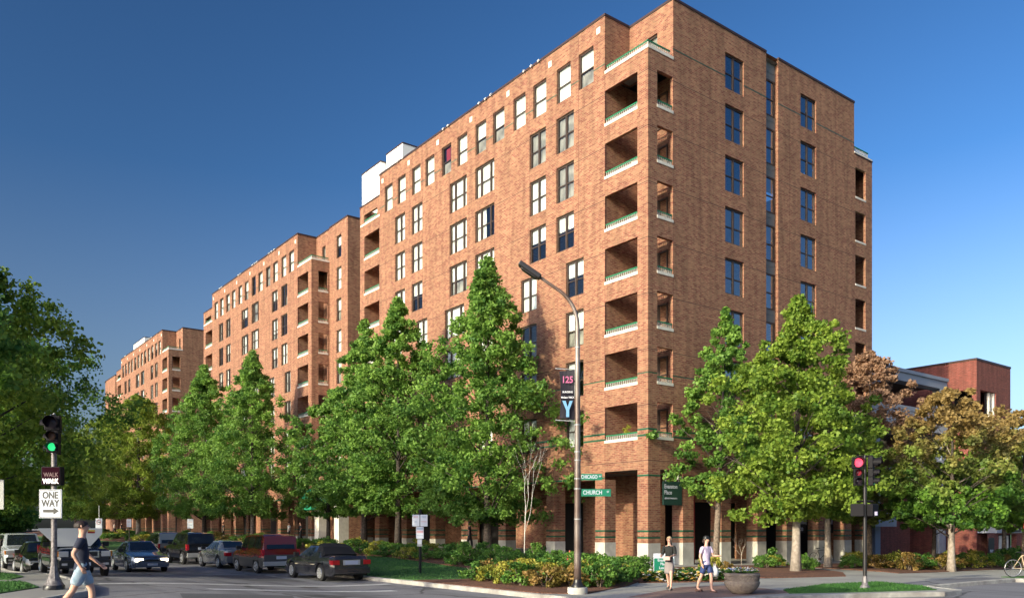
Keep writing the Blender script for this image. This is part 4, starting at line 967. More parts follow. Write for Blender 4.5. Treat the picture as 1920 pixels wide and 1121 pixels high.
    # lamps, bumpers, grille, plates : boxes (x0,x1,|y0|,|y1|,z0,z1,mat,name,mirrored)
    for (a, b, y0, y1, z0, z1, mm, nm, mir) in T['bits']:
        for s in ((1, -1) if mir else (1,)):
            g = MB(); g.box(a-x0c, b-x0c, min(s*y0, s*y1), max(s*y0, s*y1), z0, z1)
            g.build(nm, M[mm] if mm in M else mm, root, bevel=.012 if min(b-a, z1-z0) > .03 else 0)
    return root
M['lamp_on'] = mat('lit_headlamp', (.9, .85, .6), .3, emit=(1, .82, .5), es=7)
M['clad'] = mat('grey_plastic_cladding', (.06, .06, .065), .5)
M['bumper_silver'] = mat('silver_bumper', (.45, .45, .46), .4, .4)
def T_box():   # tall boxy small suv
    L_ = 4.25
    return dict(L=L_, W=.90, wr=.335, zb=.27, ax=[.80, 3.37], spk=5,
        belt=[(0, 1.05), (3.0, 1.06), (3.4, 1.02), (4.1, .90), (L_, .78)], top=[(0, 1.10), (.06, 1.12), (.13, 1.70), (.35, 1.78), (2.2, 1.78), (2.6, 1.70), (3.18, 1.12), (3.5, 1.08), (4.12, .96), (L_, .80)],
        wt=[(0, .86), (.3, .80), (2.6, .78), (3.2, .86), (L_, .78)], w=[(0, .90), (.2, .98), (.8, 1), (3.6, 1), (4.05, .94), (L_, .78)],
        side=[(.32, 1.12, .42, 1.15), (1.2, 1.95, 1.22, 1.98), (2.03, 2.92, 2.06, 2.56)], seams=[1.16, 2.0, 3.0], handles=[1.35, 2.2], mirror=2.86, wind=(3.15, 2.64), rear=(.04, .20), rin=.98,
        bits=[(-.05, .12, -.82, .82, .36, .56, 'bumper_silver', 'rear_bumper', False), (-.035, .03, -.80, .80, .565, .86, 'clad', 'tailgate_cladding', False), (-.05, -.036, -.24, .24, .66, .80, 'plate', 'plate', False),
              (-.02, .2, .76, .89, .80, 1.10, 'red_lens', 'tail_light', True), (4.0, 4.27, -.78, .78, .34, .60, 'clad', 'front_bumper', False), (4.03, 4.22, .5, .76, .68, .82, 'clear_lens', 'headlight', True), (.5, 1.12, .885, .915, .62, .78, 'clad', 'wheel_arch_trim', True), (3.05, 3.7, .885, .915, .62, .78, 'clad', 'wheel_arch_trim', True)])
def T_suv():
    L_ = 4.6
    return dict(L=L_, W=.93, wr=.37, zb=.36, ax=[.88, 3.66], spk=5,
        belt=[(0, 1.12), (3.2, 1.12), (4.4, 1.0), (L_, .85)], top=[(0, 1.15), (.08, 1.18), (.34, 1.72), (.6, 1.80), (2.4, 1.80), (2.7, 1.74), (3.3, 1.18), (3.6, 1.15), (4.42, 1.06), (L_, .86)],
        wt=[(0, .86), (.4, .76), (2.7, .76), (3.35, .88), (L_, .82)], w=[(0, .92), (.2, .98), (.8, 1), (3.9, 1), (4.4, .96), (L_, .84)],
        side=[(.42, 1.15, .62, 1.18), (1.25, 2.0, 1.27, 2.02), (2.08, 3.02, 2.1, 2.62)], seams=[1.2, 2.04, 3.1], handles=[1.4, 2.25], mirror=2.95, wind=(3.28, 2.72), rear=(.10, .36), rin=.95,
        bits=[(-.08, .12, -.86, .86, .42, .66, 'bumper_silver', 'rear_bumper', False), (-.02, .16, .76, .91, .82, 1.14, 'red_lens', 'tail_light', True), (-.03, .0, -.25, .25, .84, .98, 'plate', 'plate', False),
              (4.46, 4.70, -.84, .84, .40, .66, 'black', 'front_bumper', False), (4.5, 4.62, .53, .84, .78, .98, 'clear_lens', 'headlight', True), (4.5, 4.60, .84, .90, .78, .98, 'amber', 'turn_light', True),
              (4.5, 4.625, -.46, .46, .74, 1.0, 'chrome', 'grille_frame', False), (4.626, 4.64, -.40, .40, .79, .95, 'black', 'grille', False), (4.701, 4.712, -.17, .17, .46, .58, 'plate', 'plate', False), (4.701, 4.71, .58, .76, .48, .56, 'clear_lens', 'fog_light', True)])
def T_sedan(conv=False):
    L_ = 4.85
    t = dict(L=L_, W=.90, wr=.325, zb=.22, ax=[1.0, 3.78], spk=8,
        belt=[(0, .80), (.3, .93), (3.0, .93), (3.7, .86), (4.6, .72), (L_, .55)], top=[(0, .86), (.12, .98), (.85, 1.02), (1.55, 1.38), (1.9, 1.43), (2.6, 1.42), (3.35, .98), (3.7, .93), (4.55, .78), (L_, .58)],
        wt=[(0, .78), (.8, .78), (1.6, .62), (2.6, .62), (3.35, .8), (L_, .74)], w=[(0, .80), (.25, .93), (1.0, .99), (3.8, 1), (4.5, .93), (L_, .70)],
        side=[(1.28, 1.75, 1.68, 1.85), (1.82, 2.45, 1.92, 2.42), (2.52, 3.18, 2.49, 2.66)], seams=[1.5, 2.48, 3.35], handles=[1.7, 2.7], mirror=3.05, wind=(3.30, 2.68), rear=(.92, 1.50), rin=.95,
        bits=[(-.07, .2, -.76, .76, .32, .56, None, 'rear_bumper', False), (-.01, .25, .50, .815, .66, .84, 'red_lens', 'tail_light', True), (-.012, .02, -.27, .27, .67, .81, 'plate', 'plate', False),
              (4.70, 4.93, -.70, .70, .26, .50, None, 'front_bumper', False), (4.62, 4.84, .38, .70, .53, .66, 'clear_lens', 'headlight', True), (4.80, 4.86, -.32, .32, .52, .62, 'black', 'grille', False), (4.931, 4.94, -.22, .22, .34, .44, 'plate', 'plate', False), (-.075, -.071, -.2, .2, .4, .44, 'black', 'bumper_slot', False)])
    return t
def use(T, body):
    T['bits'] = [tuple(body if v is None else v for v in b) for b in T['bits']]; return T
KR = -16.3; Rt = R(90)      # parked cars by the building point away from the camera, along +y
GP = 'cars parked along the kerb by the lawn'; GL2 = 'cars parked along the left kerb'
pd = paint('dark_graphite_paint', (.035, .036, .045))
# convertible with its black soft top up
T = use(T_sedan(), pd); T['side'] = [(1.95, 2.45, 1.98, 2.40), (2.52, 3.18, 2.49, 2.66)]; T['seams'] = [1.9, 3.35]; T['handles'] = [2.15]
T['top'] = [(0, .86), (.12, .99), (.95, 1.02), (1.30, 1.30), (1.65, 1.40), (2.6, 1.38), (3.35, .98), (3.7, .93), (4.55, .78), (L_ if False else 4.85, .58)]; T['rear'] = (1.0, 1.28); T['rin'] = .78
cv = car('convertible', (KR, 2.6), Rt, 'dark grey convertible with a raised black soft top, parked at the lawn kerb', 'car', T, pd, GP)
q = MB(); st = [(.93, 1.03, .66), (1.30, 1.32, .585), (1.65, 1.42, .55), (2.2, 1.435, .55), (2.62, 1.40, .55)]
for (xa, za, wa), (xb, zb_, wb_) in zip(st, st[1:]):
    for s in (1, -1):
        f = [(xa-2.425, s*wa, za+.004), (xb-2.425, s*wb_, zb_+.004), (xb-2.425, 0, zb_+.02), (xa-2.425, 0, za+.02)]; q.face(f if s < 0 else f[::-1])
        f = [(xa-2.425, s*.80, .955), (xb-2.425, s*.80, .955), (xb-2.425, s*(wb_+.004), zb_), (xa-2.425, s*(wa+.004), za)]
        if xb < 1.9: q.face(f if s > 0 else f[::-1])
q.build('soft_top', mat('black_canvas', (.012, .012, .014), .9), cv)
q = MB(); q.box(-2.4285, -2.42, -.36, .36, .65, .84); q.build('plate_surround', M['signgrey'], cv)
pr = paint('dark_red_paint_metallic', (.22, .012, .02))
car('boxy_suv', (KR-.05, 9.3), Rt, 'red boxy small suv with grey cladding, parked behind the dark convertible', 'car', T_box(), pr, GP, clad=M['clad'])
ps = paint('grey_silver_paint', (.20, .21, .23)); T = use(T_sedan(), ps); T['spk'] = 6
car('sedan', (KR, 15.0), Rt, 'silver grey sedan parked between the red boxy suv and the black suv', 'car', T, ps, GP)
pk = paint('black_paint', (.012, .012, .014))
s5 = car('suv', (KR-.1, 20.9), Rt, 'black suv with silver lower bumper parked along the lawn kerb', 'car', T_suv(), pk, GP)
pg_ = paint('light_silver_paint', (.30, .31, .33))
car('boxy_suv', (KR-.1, 26.8), Rt, 'silver boxy small suv, farthest of the parked cars behind the black suv', 'car', T_box(), pg_, GP, clad=M['clad'])
pb_ = paint('blue_grey_paint', (.07, .10, .17)); T = use(T_sedan(), pb_)
T['bits'] = [(b[:6]+('lamp_on',)+b[7:]) if b[7] == 'headlight' else b for b in T['bits']]
car('sedan', (-20.9, 13.6), -Rt, 'blue grey sedan driving towards the camera with its headlights on', 'car', T, pb_)
pt = paint('tan_paint', (.16, .09, .07)); T = use(T_sedan(), pt)
car('sedan', (-20.8, 27), -Rt, 'brownish car following behind the moving blue grey sedan', 'car', T, pt)
pn = paint('midnight_blue_paint', (.012, .016, .035))
sv = car('suv', (-24.95, 6.2), -Rt, 'midnight blue suv with chrome grille, parked nearest at the left kerb', 'car', T_suv(), pn, GL2)
T = use(T_sedan(), pk); car('sedan', (-25.1, 13.4), -Rt, 'black sedan parked behind the midnight blue suv', 'car', T, pk, GL2)
pw = paint('pale_silver_paint', (.55, .60, .66)); T = T_suv()
car('suv', (-25.2, 19.6), -Rt, 'pale silver suv parked third in the left kerb row', 'car', T, pw, GL2)
pr2 = paint('bright_red_paint', (.48, .03, .035)); car('van', (-27.9, 24.5, h(-25, 27)+.1), Rt, 'bright red van seen from behind at the left edge', 'van', T_box(), pr2)
T = use(T_sedan(), pw); car('sedan', (-25.0, 36), -Rt, 'white sedan parked far back in the left kerb row', 'car', T, pw, GL2)
T = use(T_sedan(), ps); car('sedan', (-25.0, 45), -Rt, 'grey sedan parked behind the far white sedan on the left', 'car', T, ps, GL2)
# white board resting on the suv's bonnet
wbd = empty('white_board', (-25.25, 4.55, h(-25, 4.5)+1.08), 0, 'white tapered board with a yellow and red sticker standing on the midnight blue suv', 'board')
q = MB(); q.prism([(-1.08, .66), (-1.08, .61), (-.50, .0), (.60, .0), (.98, .45), (.98, .66)], 1, 0, .04); q.build('panel', M['white'], wbd, bevel=.006)
for z, mm in ((.54, mat('sticker_yellow', (.8, .55, .05), .5)), (.48, M['signred'])):
    q = MB(); q.box(.50, .74, -.006, -.001, z, z+.055); q.build('sticker', mm, wbd)

# ================================================================ street furniture
def pole_lathe(prof, name, m, parent, n=16, c=(0, 0, 0)):
    q = MB(); q.lathe(prof, n, 0, c); return q.build(name, m, parent, smooth=True)
# tall cobra street lamp at the corner
M['bronze'] = noisy('weathered_bronze_pole', (.10, .065, .055), (.16, .11, .095), 3, .4, .05, 30, (.30, .27, .25), .5, .005, metal=.2)
lp = empty('street_lamp', (-14.25, -10.6, h(-14, -10)+.13), 0, 'tall curved street lamp on a concrete footing at the corner bed', 'street lamp')
pole_lathe([(.30, -.1), (.30, .16), (.285, .19)], 'footing', M['concrete'], lp, 24)
pole_lathe([(.19, .192), (.19, .23), (.14, .30), (.125, .36), (.115, .42)], 'base', M['blackmetal'], lp, 20)
Lf = Vector((-math.cos(R(37.27)), math.sin(R(37.27)), 0))     # arm reaches to the left over the avenue
pts = []; rad = []
for i in range(14): z = .35+i*.585; pts.append(Vector((0, 0, z))); rad.append(.11-.045*i/13)
for i in range(1, 13):
    a = i/12*R(58); r_ = 1.3; pts.append(Vector((0, 0, 7.955))+Lf*(r_*(1-math.cos(a)))+Vector((0, 0, r_*math.sin(a)))); rad.append(.063-.0012*i)
e0 = pts[-1]; dirv = (pts[-1]-pts[-2]).normalized()
for i in range(1, 5): pts.append(e0+dirv*.17*i); rad.append(.045)
q = MB(); q.tube(pts, rad, 14); q.build('pole', M['bronze'], lp, smooth='all')
hd = empty('lamp_head_axis'); bpy.data.objects.remove(hd)
q = MB(); q.box(-.38, .38, -.15, .15, -.07, .07); q.prism([(-.32, -.072), (.28, -.072), (.22, -.12), (-.28, -.12)], 1, -.12, .12)
o = q.build('lamp_head', M['blackmetal'], lp, bevel=.03); ex = dirv.normalized(); ey = Vector((0, 0, 1)).cross(ex).normalized(); ez = ex.cross(ey)
o.matrix_local = Matrix.Translation(pts[-1]+ex*.3) @ Matrix((ex, ey, ez)).transposed().to_4x4()
for z in (2.2, 3.1, 3.4, 3.95, 4.2, 5.0, 7.3): 
    q = MB(); q.tube([(0, 0, z), (0, 0, z+.03)], [.112-.0045*z+.006]*2, 14); q.build('clamp_band', M['signgrey'], lp)
# banner on the lamp
bn = empty('banner', (-14.25, -10.6, h(-14, -10)+.13), 0, 'narrow black banner with 125 and a blue letter Y on the street lamp', 'banner')
bn.rotation_euler = (0, 0, VIEW)
q = MB(); nn = 8
for i in range(nn):
    t0, t1 = i/nn, (i+1)/nn
    def bp_(u, t): z = 6.66-t*1.50; bul = .05*math.sin(t*math.pi); return (-.08-.46*u+bul*u*.8, .05*math.sin(u*2.2+t*3), z+.10*u*(t-.4))
    for j in range(4):
        u0, u1 = j/4, (j+1)/4; q.face([bp_(u0, t0), bp_(u1, t0), bp_(u1, t1), bp_(u0, t1)])
q.build('cloth', mat('black_banner_cloth', (.015, .012, .022), .7), bn)
for z, u in ((6.66, .66), (5.12, .66)):
    q = MB(); q.tube([(.0, 0, z-.0), (-u, 0, z+(.03 if z > 6 else .04))], .014, 6); q.build('bracket', M['signgrey'], bn)
mpk = mat('pink_print', (.50, .12, .26), .6); mbl = mat('blue_print', (.16, .36, .60), .6); mwh = mat('white_print', (.75, .75, .8), .6)
o = put_text(bn, '125', .27, (-.31, -.075, 6.34), mpk, 0, 'CENTER', .85)
put_text(bn, 'BUILDING', .075, (-.30, -.075, 5.98), mwh, 0, 'CENTER', .9); put_text(bn, 'McGaw YMCA', .075, (-.30, -.08, 5.82), mwh, 0, 'CENTER', .85)
q = MB(); q.prism([(-.46, 5.72), (-.36, 5.72), (-.30, 5.54), (-.24, 5.72), (-.15, 5.72), (-.255, 5.44), (-.255, 5.24), (-.345, 5.24), (-.345, 5.44)], 1, -.085, -.078); q.build('emblem', mbl, bn)
# street name blades
for txt, st_, z, wd, hh in (('CHICAGO', 'AV', 3.50, .62, .19), ('CHURCH', 'ST', 3.02, .88, .22)):
    sg = sign('street_name_sign', (-14.25, -10.6, h(-14, -10)+z), VIEW, wd, hh, M['signgreen'], 'upper green CHICAGO street name sign on the lamp pole' if txt == 'CHICAGO' else 'lower green CHURCH street name sign on the lamp pole', 'street sign', None, [(txt, hh*.78, -wd*.12, hh/2, M['signwhite'], 'CENTER', .72 if txt == 'CHICAGO' else .8), (st_, hh*.38, wd*.40, hh*.6, M['signwhite'], 'CENTER', .8)])
    ofs = Matrix.Rotation(VIEW, 3, 'Z') @ Vector((.11+wd/2, -.03, 0)); sg.location += ofs

# traffic signals
M['sig'] = mat('black_signal_housing', (.009, .008, .011), .6, spec=.15)
def lens(parent, x, y, z, r, m, depth=.2):
    """one signal unit: housing, lens and hood, facing -y"""
    q = MB(); q.box(x-r-.03, x+r+.03, y, y+.16, z-r-.03, z+r+.03); hb = q.build('housing', M['sig'], parent, bevel=.02)
    q = MB(); q.tube([(x, y-.004, z), (x, y-.03, z)], [r*.93, r*.6], 20); q.build('lens', m, parent, smooth=True)
    q = MB(); n = 20
    for k in range(n):
        a0 = -R(45)+R(270)*k/n; a1 = -R(45)+R(270)*(k+1)/n
        d0 = depth*(1 if .1 < k/n < .9 else .6); p = [(x+r*1.02*math.cos(a), z+r*1.02*math.sin(a)) for a in (a0, a1)]
        q.face([(p[0][0], y, p[0][1]), (p[1][0], y, p[1][1]), (p[1][0], y-d0, p[1][1]+.0), (p[0][0], y-d0, p[0][1])])
    q.build('hood', M['sig'], parent)
green_on = mat('green_lamp_lit', (.05, .8, .35), .3, emit=(.03, .75, .22), es=.7); red_on = mat('red_lamp_lit', (.8, .05, .1), .3, emit=(1, .08, .14), es=1.0)
dk_lens = mat('unlit_dark_lens', (.03, .02, .03), .2); red_dim = mat('red_lens_unlit', (.28, .03, .05), .25)
def head(name, loc, rz, states, label):
    root = empty(name, loc, rz, label, 'traffic light'); z = 0
    for r, m in zip((.15, .105, .105), states):
        lens(root, 0, 0, z-r, r, m, .24 if r > .12 else .18); z -= 2*r+.065
    q = MB(); q.box(-.04, .04, .05, .13, .03, .07); q.build('bracket', M['sig'], root)
    return root
# left pole
zl = h(-27.3, -5.6)+.13
lpz = empty('signal_pole', (-27.3, -5.6, zl), 0, 'mottled grey signal pole with a flared iron base at the left corner', 'pole')
M['galv'] = noisy('mottled_galvanised_steel', (.10, .09, .10), (.24, .22, .23), 14, .55, .1, 60, metal=.3)
pole_lathe([(.25, -.05), (.25, .09), (.235, .11)], 'foot', M['blackmetal'], lpz, 8)
pole_lathe([(.23, .11), (.20, .16), (.13, .30), (.095, .46), (.085, .56), (.078, .60)], 'flared_base', M['galv'], lpz, 8)
pole_lathe([(.072, .58), (.066, 2.3), (.062, 4.3)], 'shaft', M['galv'], lpz, 14)
pole_lathe([(.03, 4.3), (.045, 4.34), (.02, 4.40)], 'cap', M['signgrey'], lpz, 10)
off = Matrix.Rotation(VIEW, 3, 'Z')
def at(base, dx, dy, z): v = off @ Vector((dx, dy, 0)); return (base[0]+v.x, base[1]+v.y, base[2]+z)
lb_ = (-27.3, -5.6, zl)
head('traffic_signal', at(lb_, .09, -.25, 4.28), VIEW+R(14), (dk_lens, mat('amber_unlit', (.16, .08, .05), .3), green_on), 'left traffic signal with its green lamp lit, on the mottled pole')
head('traffic_signal', at(lb_, -.10, .1, 4.26), VIEW-R(85), (dk_lens, dk_lens, dk_lens), 'dark signal turned sideways behind the left green one')
wk = empty('walk_signal', at(lb_, 0, -.13, 2.60), VIEW, 'square pedestrian signal showing WALK on the left pole', 'pedestrian signal')
q = MB(); q.box(-.24, .24, -.02, .18, 0, .46); q.build('housing', M['sig'], wk, bevel=.02)
q = MB(); q.box(-.215, .215, -.026, -.021, .02, .44); q.build('face', mat('dark_red_screen', (.018, .003, .008), .9, spec=.05), wk)
M['walk_on'] = mat('lit_walk_letters', (.9, .9, .85), .4, emit=(1, .95, .85), es=1.6)
put_text(wk, 'WALK', .165, (0, -.03, .09), M['walk_on'], 0, 'CENTER', .82); put_text(wk, 'WALK', .15, (.01, -.03, .25), mat('unlit_walk_letters', (.08, .02, .035), .5), 0, 'CENTER', .85)
ow = sign('one_way_sign', at(lb_, -.02, -.13, 1.78), VIEW, .56, .71, M['signwhite'], 'white ONE WAY sign with a right arrow under the walk signal', 'road sign', M['signblack'], [('ONE', .235, .0, .56, M['signblack'], 'CENTER', .8), ('WAY', .235, .0, .36, M['signblack'], 'CENTER', .8)])
q = MB(); q.prism([(-.18, .14), (.08, .14), (.08, .09), (.21, .175), (.08, .26), (.08, .21), (-.18, .21)], 1, -.008, -.002); q.build('arrow', M['signblack'], ow)
# right pole
rb_ = (-5.7, -14.8, h(-5.7, -14.8)+.15)
rp = empty('signal_pole', rb_, 0, 'slim dark signal pole standing on the small lawn patch', 'pole')
pole_lathe([(.16, -.05), (.16, .05), (.10, .12), (.085, .32), (.062, .40)], 'base', M['galv'], rp, 8)
pole_lathe([(.062, .38), (.052, 3.2), (.05, 4.25)], 'shaft', M['blackmetal'], rp, 14)
q = MB(); v1 = off @ Vector((.26, 0, 0)); 
for z in (2.78, 4.22): q.tube([(-v1.x, -v1.y, z), (v1.x, v1.y, z)], .035, 8)
q.build('cross_bracket', M['sig'], rp)
head('traffic_signal', at(rb_, -.26, -.12, 4.16), VIEW-R(12), (red_on, red_dim, dk_lens), 'right traffic signal with its red lamp lit, left half of the pair')
head('traffic_signal', at(rb_, .25, -.10, 4.16), VIEW+R(55), (dk_lens, dk_lens, mat('green_lamp_seen_sideways', (.02, .35, .2), .3, emit=(.04, .5, .3), es=.5)), 'right traffic signal turned away with a dim green lamp, right half of the pair')
for dx, rz_, lab in ((-.25, VIEW-R(25), 'blank pedestrian signal on the left of the slim pole'), (.24, VIEW+R(40), 'pedestrian signal with a faint white hand on the right of the slim pole')):
    pz = empty('walk_signal', at(rb_, dx, -.02, 2.30), rz_, lab, 'pedestrian signal')
    q = MB(); q.box(-.20, .20, -.10, .10, 0, .40); q.build('housing', M['sig'], pz, bevel=.02)
    if dx > 0:
        q = MB()
        for k in range(4): q.box(-.07+k*.045, -.04+k*.045, -.108, -.102, .08, .15)
        q.box(-.07, .10, -.108, -.102, .03, .08); q.build('hand_symbol', mat('faint_white_lamp', (.6, .55, .65), .4, emit=(.7, .6, .8), es=.5), pz)
# parking and route sign posts
pu = mat('pinkish_print', (.55, .32, .36), .6); pbk = mat('blue_grey_print', (.30, .38, .50), .6)
sp_ = empty('sign_post', (-12.5, 1.4, h(-12.5, 1.4)+.12), 0, 'dark post on the lawn carrying four small signs', 'sign post')
q = MB(); q.box(-.045, .045, -.045, .045, -.2, 2.75); q.build('post', M['blackmetal'], sp_, bevel=.005)
b_ = (-12.5, 1.4, h(-12.5, 1.4)+.12)
for dx, z, wd, hh, lab, rows in ((-.17, 2.02, .31, .50, 'left white notice of the upper pair on the lawn post', [('BUS', .12, 0, .40, pu, 'CENTER', .9), ('201', .10, 0, .2, pbk, 'CENTER', .9)]), (.17, 2.02, .31, .50, 'right white notice of the upper pair on the lawn post', [('NO', .13, 0, .40, pbk, 'CENTER', .9), ('PARKING', .06, 0, .2, pu, 'CENTER', .9)]), (0, 1.50, .32, .50, 'blue and red lower sign on the lawn post', [('TOW ZONE', .055, 0, .13, pbk, 'CENTER', .9)])):
    sg = sign('notice', at(b_, dx, -.08, z), VIEW, wd, hh, M['signwhite'], lab, 'sign', None, rows, .01)
    if dx == 0:
        q = MB(); q.box(-.14, .14, -.006, -.001, .24, .34); q.build('stripe', pu, sg); q = MB(); q.box(-.14, .14, -.006, -.001, .38, .46); q.build('stripe', pbk, sg)
q = empty('brochure_box', at(b_, 0, -.12, 1.17), VIEW, 'small clear leaflet box under the signs on the lawn post', 'box'); g = MB(); g.box(-.10, .10, -.05, .05, 0, .32); g.build('case', M['signgrey'], q, bevel=.01); g = MB(); g.box(-.08, .08, -.055, -.051, .1, .28); g.build('leaflet', M['signwhite'], q)
# smaller posts along the far kerb
for i, (x, y, z, wd, hh, lab, rows) in enumerate(((-13.4, 31.5, 2.0, .42, .62, 'white parking sign on a thin post behind the black suv', [('PARKING', .08, 0, .45, pu, 'CENTER', .9), ('2 HR', .12, 0, .22, pbk, 'CENTER', .9)]), (-13.4, 50, 2.1, .42, .66, 'white parking sign farther along, left of the pointed maple', [('NO', .15, 0, .45, pu, 'CENTER', .9)]))):
    ps_ = empty('parking_sign', (x, y, h(x, y)+.12), VIEW, lab, 'road sign'); q = MB(); q.box(-.03, .03, 0, .06, -.2, z+hh); q.build('post', M['blackmetal'], ps_)
    q = MB(); q.box(-wd/2, wd/2, -.03, -.01, z-.1, z+hh-.05); q.build('panel', M['signwhite'], ps_)
    for r_ in rows: put_text(ps_, r_[0], r_[1], (0, -.035, z-.1+r_[3]), r_[4], 0, 'CENTER', .9)
# no-turn sign hanging above the man's head, standing in the avenue kerb far side
nt_ = empty('no_turn_sign', (-24.2, 22.2+14, h(-24, 30)), VIEW, 'white no turn sign on a thin post above the walking man', 'road sign')
nt_.location = (-18.3, 42.0, h(-18, 42)); q = MB(); q.box(-.03, .03, .02, .08, 0, 4.3); q.build('post', M['signgrey'], nt_)
q = MB(); q.box(-.33, .33, -.01, .015, 1.55, 3.0); q.build('panel', M['signwhite'], nt_)
ring = [(.2*math.cos(a*math.pi/10), -.02, 2.62+.2*math.sin(a*math.pi/10)) for a in range(21)]
q = MB(); q.tube(ring, .025, 5); q.build('ring', M['signred'], nt_); q = MB(); q.prism([(-.12, 2.58), (.05, 2.58), (.05, 2.52), (.15, 2.62), (.05, 2.72), (.05, 2.66), (-.12, 2.66)], 1, -.02, -.012); q.build('arrow', M['signblack'], nt_)
put_text(nt_, '7AM-6PM', .11, (0, -.014, 1.95), M['signblack'], 0, 'CENTER', .9)
nt_.location = (-13.6, 62.0, h(-13, 62))
# green hanging sign, park sign at the far left, cut panel and post at the left edge
gs = empty('green_banner', (-26.6, 40, h(-26.6, 40)+.13), VIEW, 'green square sign on a thin post at the far left pavement', 'sign'); q = MB(); q.box(-.025, .025, 0, .05, 0, 3.0); q.build('post', M['signgrey'], gs)
q = MB(); q.box(-.35, .35, -.02, 0, 2.2, 3.2); q.build('panel', M['signgreen'], gs); put_text(gs, 'PARK', .2, (0, -.025, 2.7), M['signwhite'])
pm = empty('parking_meter', (-26.9, 11.0, h(-26.9, 11)+.13), VIEW, 'dark parking meter on a post at the left kerb', 'parking meter')
pole_lathe([(.04, -.05), (.035, 1.1)], 'post', M['blackmetal'], pm, 10); q = MB(); q.box(-.09, .09, -.07, .07, 1.1, 1.3); q.tube([(0, -.07, 1.32), (0, .07, 1.32)], [.105, .105], 16); q.build('head', M['blackmetal'], pm, bevel=.01)
eb = empty('white_sign_edge', (-27.4, 2.0, h(-27.4, 2)+.13), VIEW, 'grey sign panel cut by the left edge of the picture', 'sign'); q = MB(); q.box(-1.2, -.28, 0, .03, 2.15, 3.1); q.build('panel', M['signgrey'], eb); q = MB(); q.box(-.8, -.74, .035, .09, 0, 3.0); q.build('post', M['signgrey'], eb)
# green entrance awning
aw = empty('entrance_awning', (-.02, 38.9, 3.6), 0, 'green barrel awning over the entrance between the two nearest buildings', 'awning')
q = MB(); n = 10
for i in range(n):
    a0, a1 = math.pi/2*i/n, math.pi/2*(i+1)/n
    P_ = lambda a, y: (-1.7*math.cos(a)*.9-.1, y, 2.0*math.sin(a))
    q.face([P_(a0, -1.3), P_(a1, -1.3), P_(a1, 1.3), P_(a0, 1.3)])
for y in (-1.3, 1.3): q.face([(-.1, y, 0)]+[(-1.7*math.cos(math.pi/2*i/n)*.9-.1, y, 2.0*math.sin(math.pi/2*i/n)) for i in range(n+1)])
q.build('canvas', mat('green_canvas', (.008, .20, .10), .7), aw)
put_text(aw, 'Evanston', .28, (-.85, -1.31, 1.0), M['green'] if False else mat('pale_green_print', (.35, .6, .4), .7)); put_text(aw, 'Place', .28, (-.85, -1.31, .65), mat('pale_green_print2', (.35, .6, .4), .7))
# hanging shop sign in the first right bay
hs_ = sign('hanging_sign', (1.82, -.02, 3.25), 0, 1.42, 1.22, mat('dark_green_sign_board', (.02, .055, .045), .35), 'dark green Evanston Place sign hanging between the first brick piers', 'sign', None, [('Evanston', .30, -.64, .95, M['signwhite'], 'LEFT', .92), ('Place', .30, -.64, .64, M['signwhite'], 'LEFT', .92), ('APARTMENTS', .115, -.62, .34, M['signwhite'], 'LEFT', 1.35)], .08)
for x in (-.5, .5):
    q = MB(); q.tube([(x, .04, 1.22), (x, .04, 1.82)], .015, 6); q.build('hanger', M['signgrey'], hs_)
q = MB(); q.box(.3, .62, -.1, .05, 1.34, 1.5); q.build('floodlight', M['baluster'], hs_)
# board with writing behind the women
bd = sign('notice_board', (-7.85, -8.2, h(-7.9, -8.2)+.16), VIEW, .76, .98, M['signwhite'], 'green and white Evanston Place Luxury Apartments board in the flower bed', 'sign', None, [], .04)
q = MB(); q.box(-.36, .36, -.006, -.001, .2, .80); q.build('green_field', M['signgreen'], bd)
for i, t in enumerate(('Evanston', 'Place', 'Luxury', 'Apartments')): put_text(bd, t, .135, (0, -.01, .73-i*.14), M['signwhite'], 0, 'CENTER', .95)
# garage and lobby signs
for x, y, z, s_, wd, lab in ((13.9, .95, 1.75, 'Entrance', 2.0, 'dark Entrance sign under the canopy behind the pale knobbly trunk'), (16.95, .95, 1.75, 'Entrance', 1.9, 'second dark Entrance sign, left of the right signal pole')):
    q = sign('entrance_sign', (x, y-.2, z), 0, wd, .55, M['signblack'], lab, 'sign', None, [(s_, .42, 0, .27, M['signwhite'], 'CENTER', .95)], .05)
sign('elevator_sign', (39.2, -1.52, 1.75), 0, 3.0, .55, M['signblack'], 'black Elevators sign on the white fascia of the lobby', 'sign', None, [('Elevators', .45, .25, .28, M['signwhite'], 'CENTER', 1.0), ('H', .4, -1.2, .27, M['signwhite'], 'CENTER', 1.0)], .05)
sign('elevator_sign', (44.4, -1.52, 1.75), 0, 1.9, .5, M['signblack'], 'second black sign on the fascia at the right edge', 'sign', None, [('Elevators', .3, .15, .25, M['signwhite'], 'CENTER', 1.0)], .05)
sign('pay_here_sign', (35.8, -1.4, -.2), 0, .95, 1.5, M['signblack'], 'black PAY HERE sign on the brick left of the lobby doors', 'sign', None, [('PAY', .3, 0, .5, M['signwhite'], 'CENTER', 1.0), ('HERE', .28, 0, .2, M['signwhite'], 'CENTER', 1.0)], .05)
pk_ = empty('parking_sign', (6.0, -15.4, h(6.0, -15.4)+.15), VIEW, 'tilted brown Public Parking sign cut by the right edge', 'road sign')
q = MB(); q.box(.05, .11, .02, .08, -.2, 3.0); q.build('post', M['blackmetal'], pk_)
o = empty('tmp2'); bpy.data.objects.remove(o)
q = MB(); q.box(-.42, .42, -.02, 0, -.48, .48); pn_ = q.build('panel', M['signred'], pk_, bevel=.004); pn_.location = (0, 0, 2.35); pn_.rotation_euler = (0, R(12), 0)
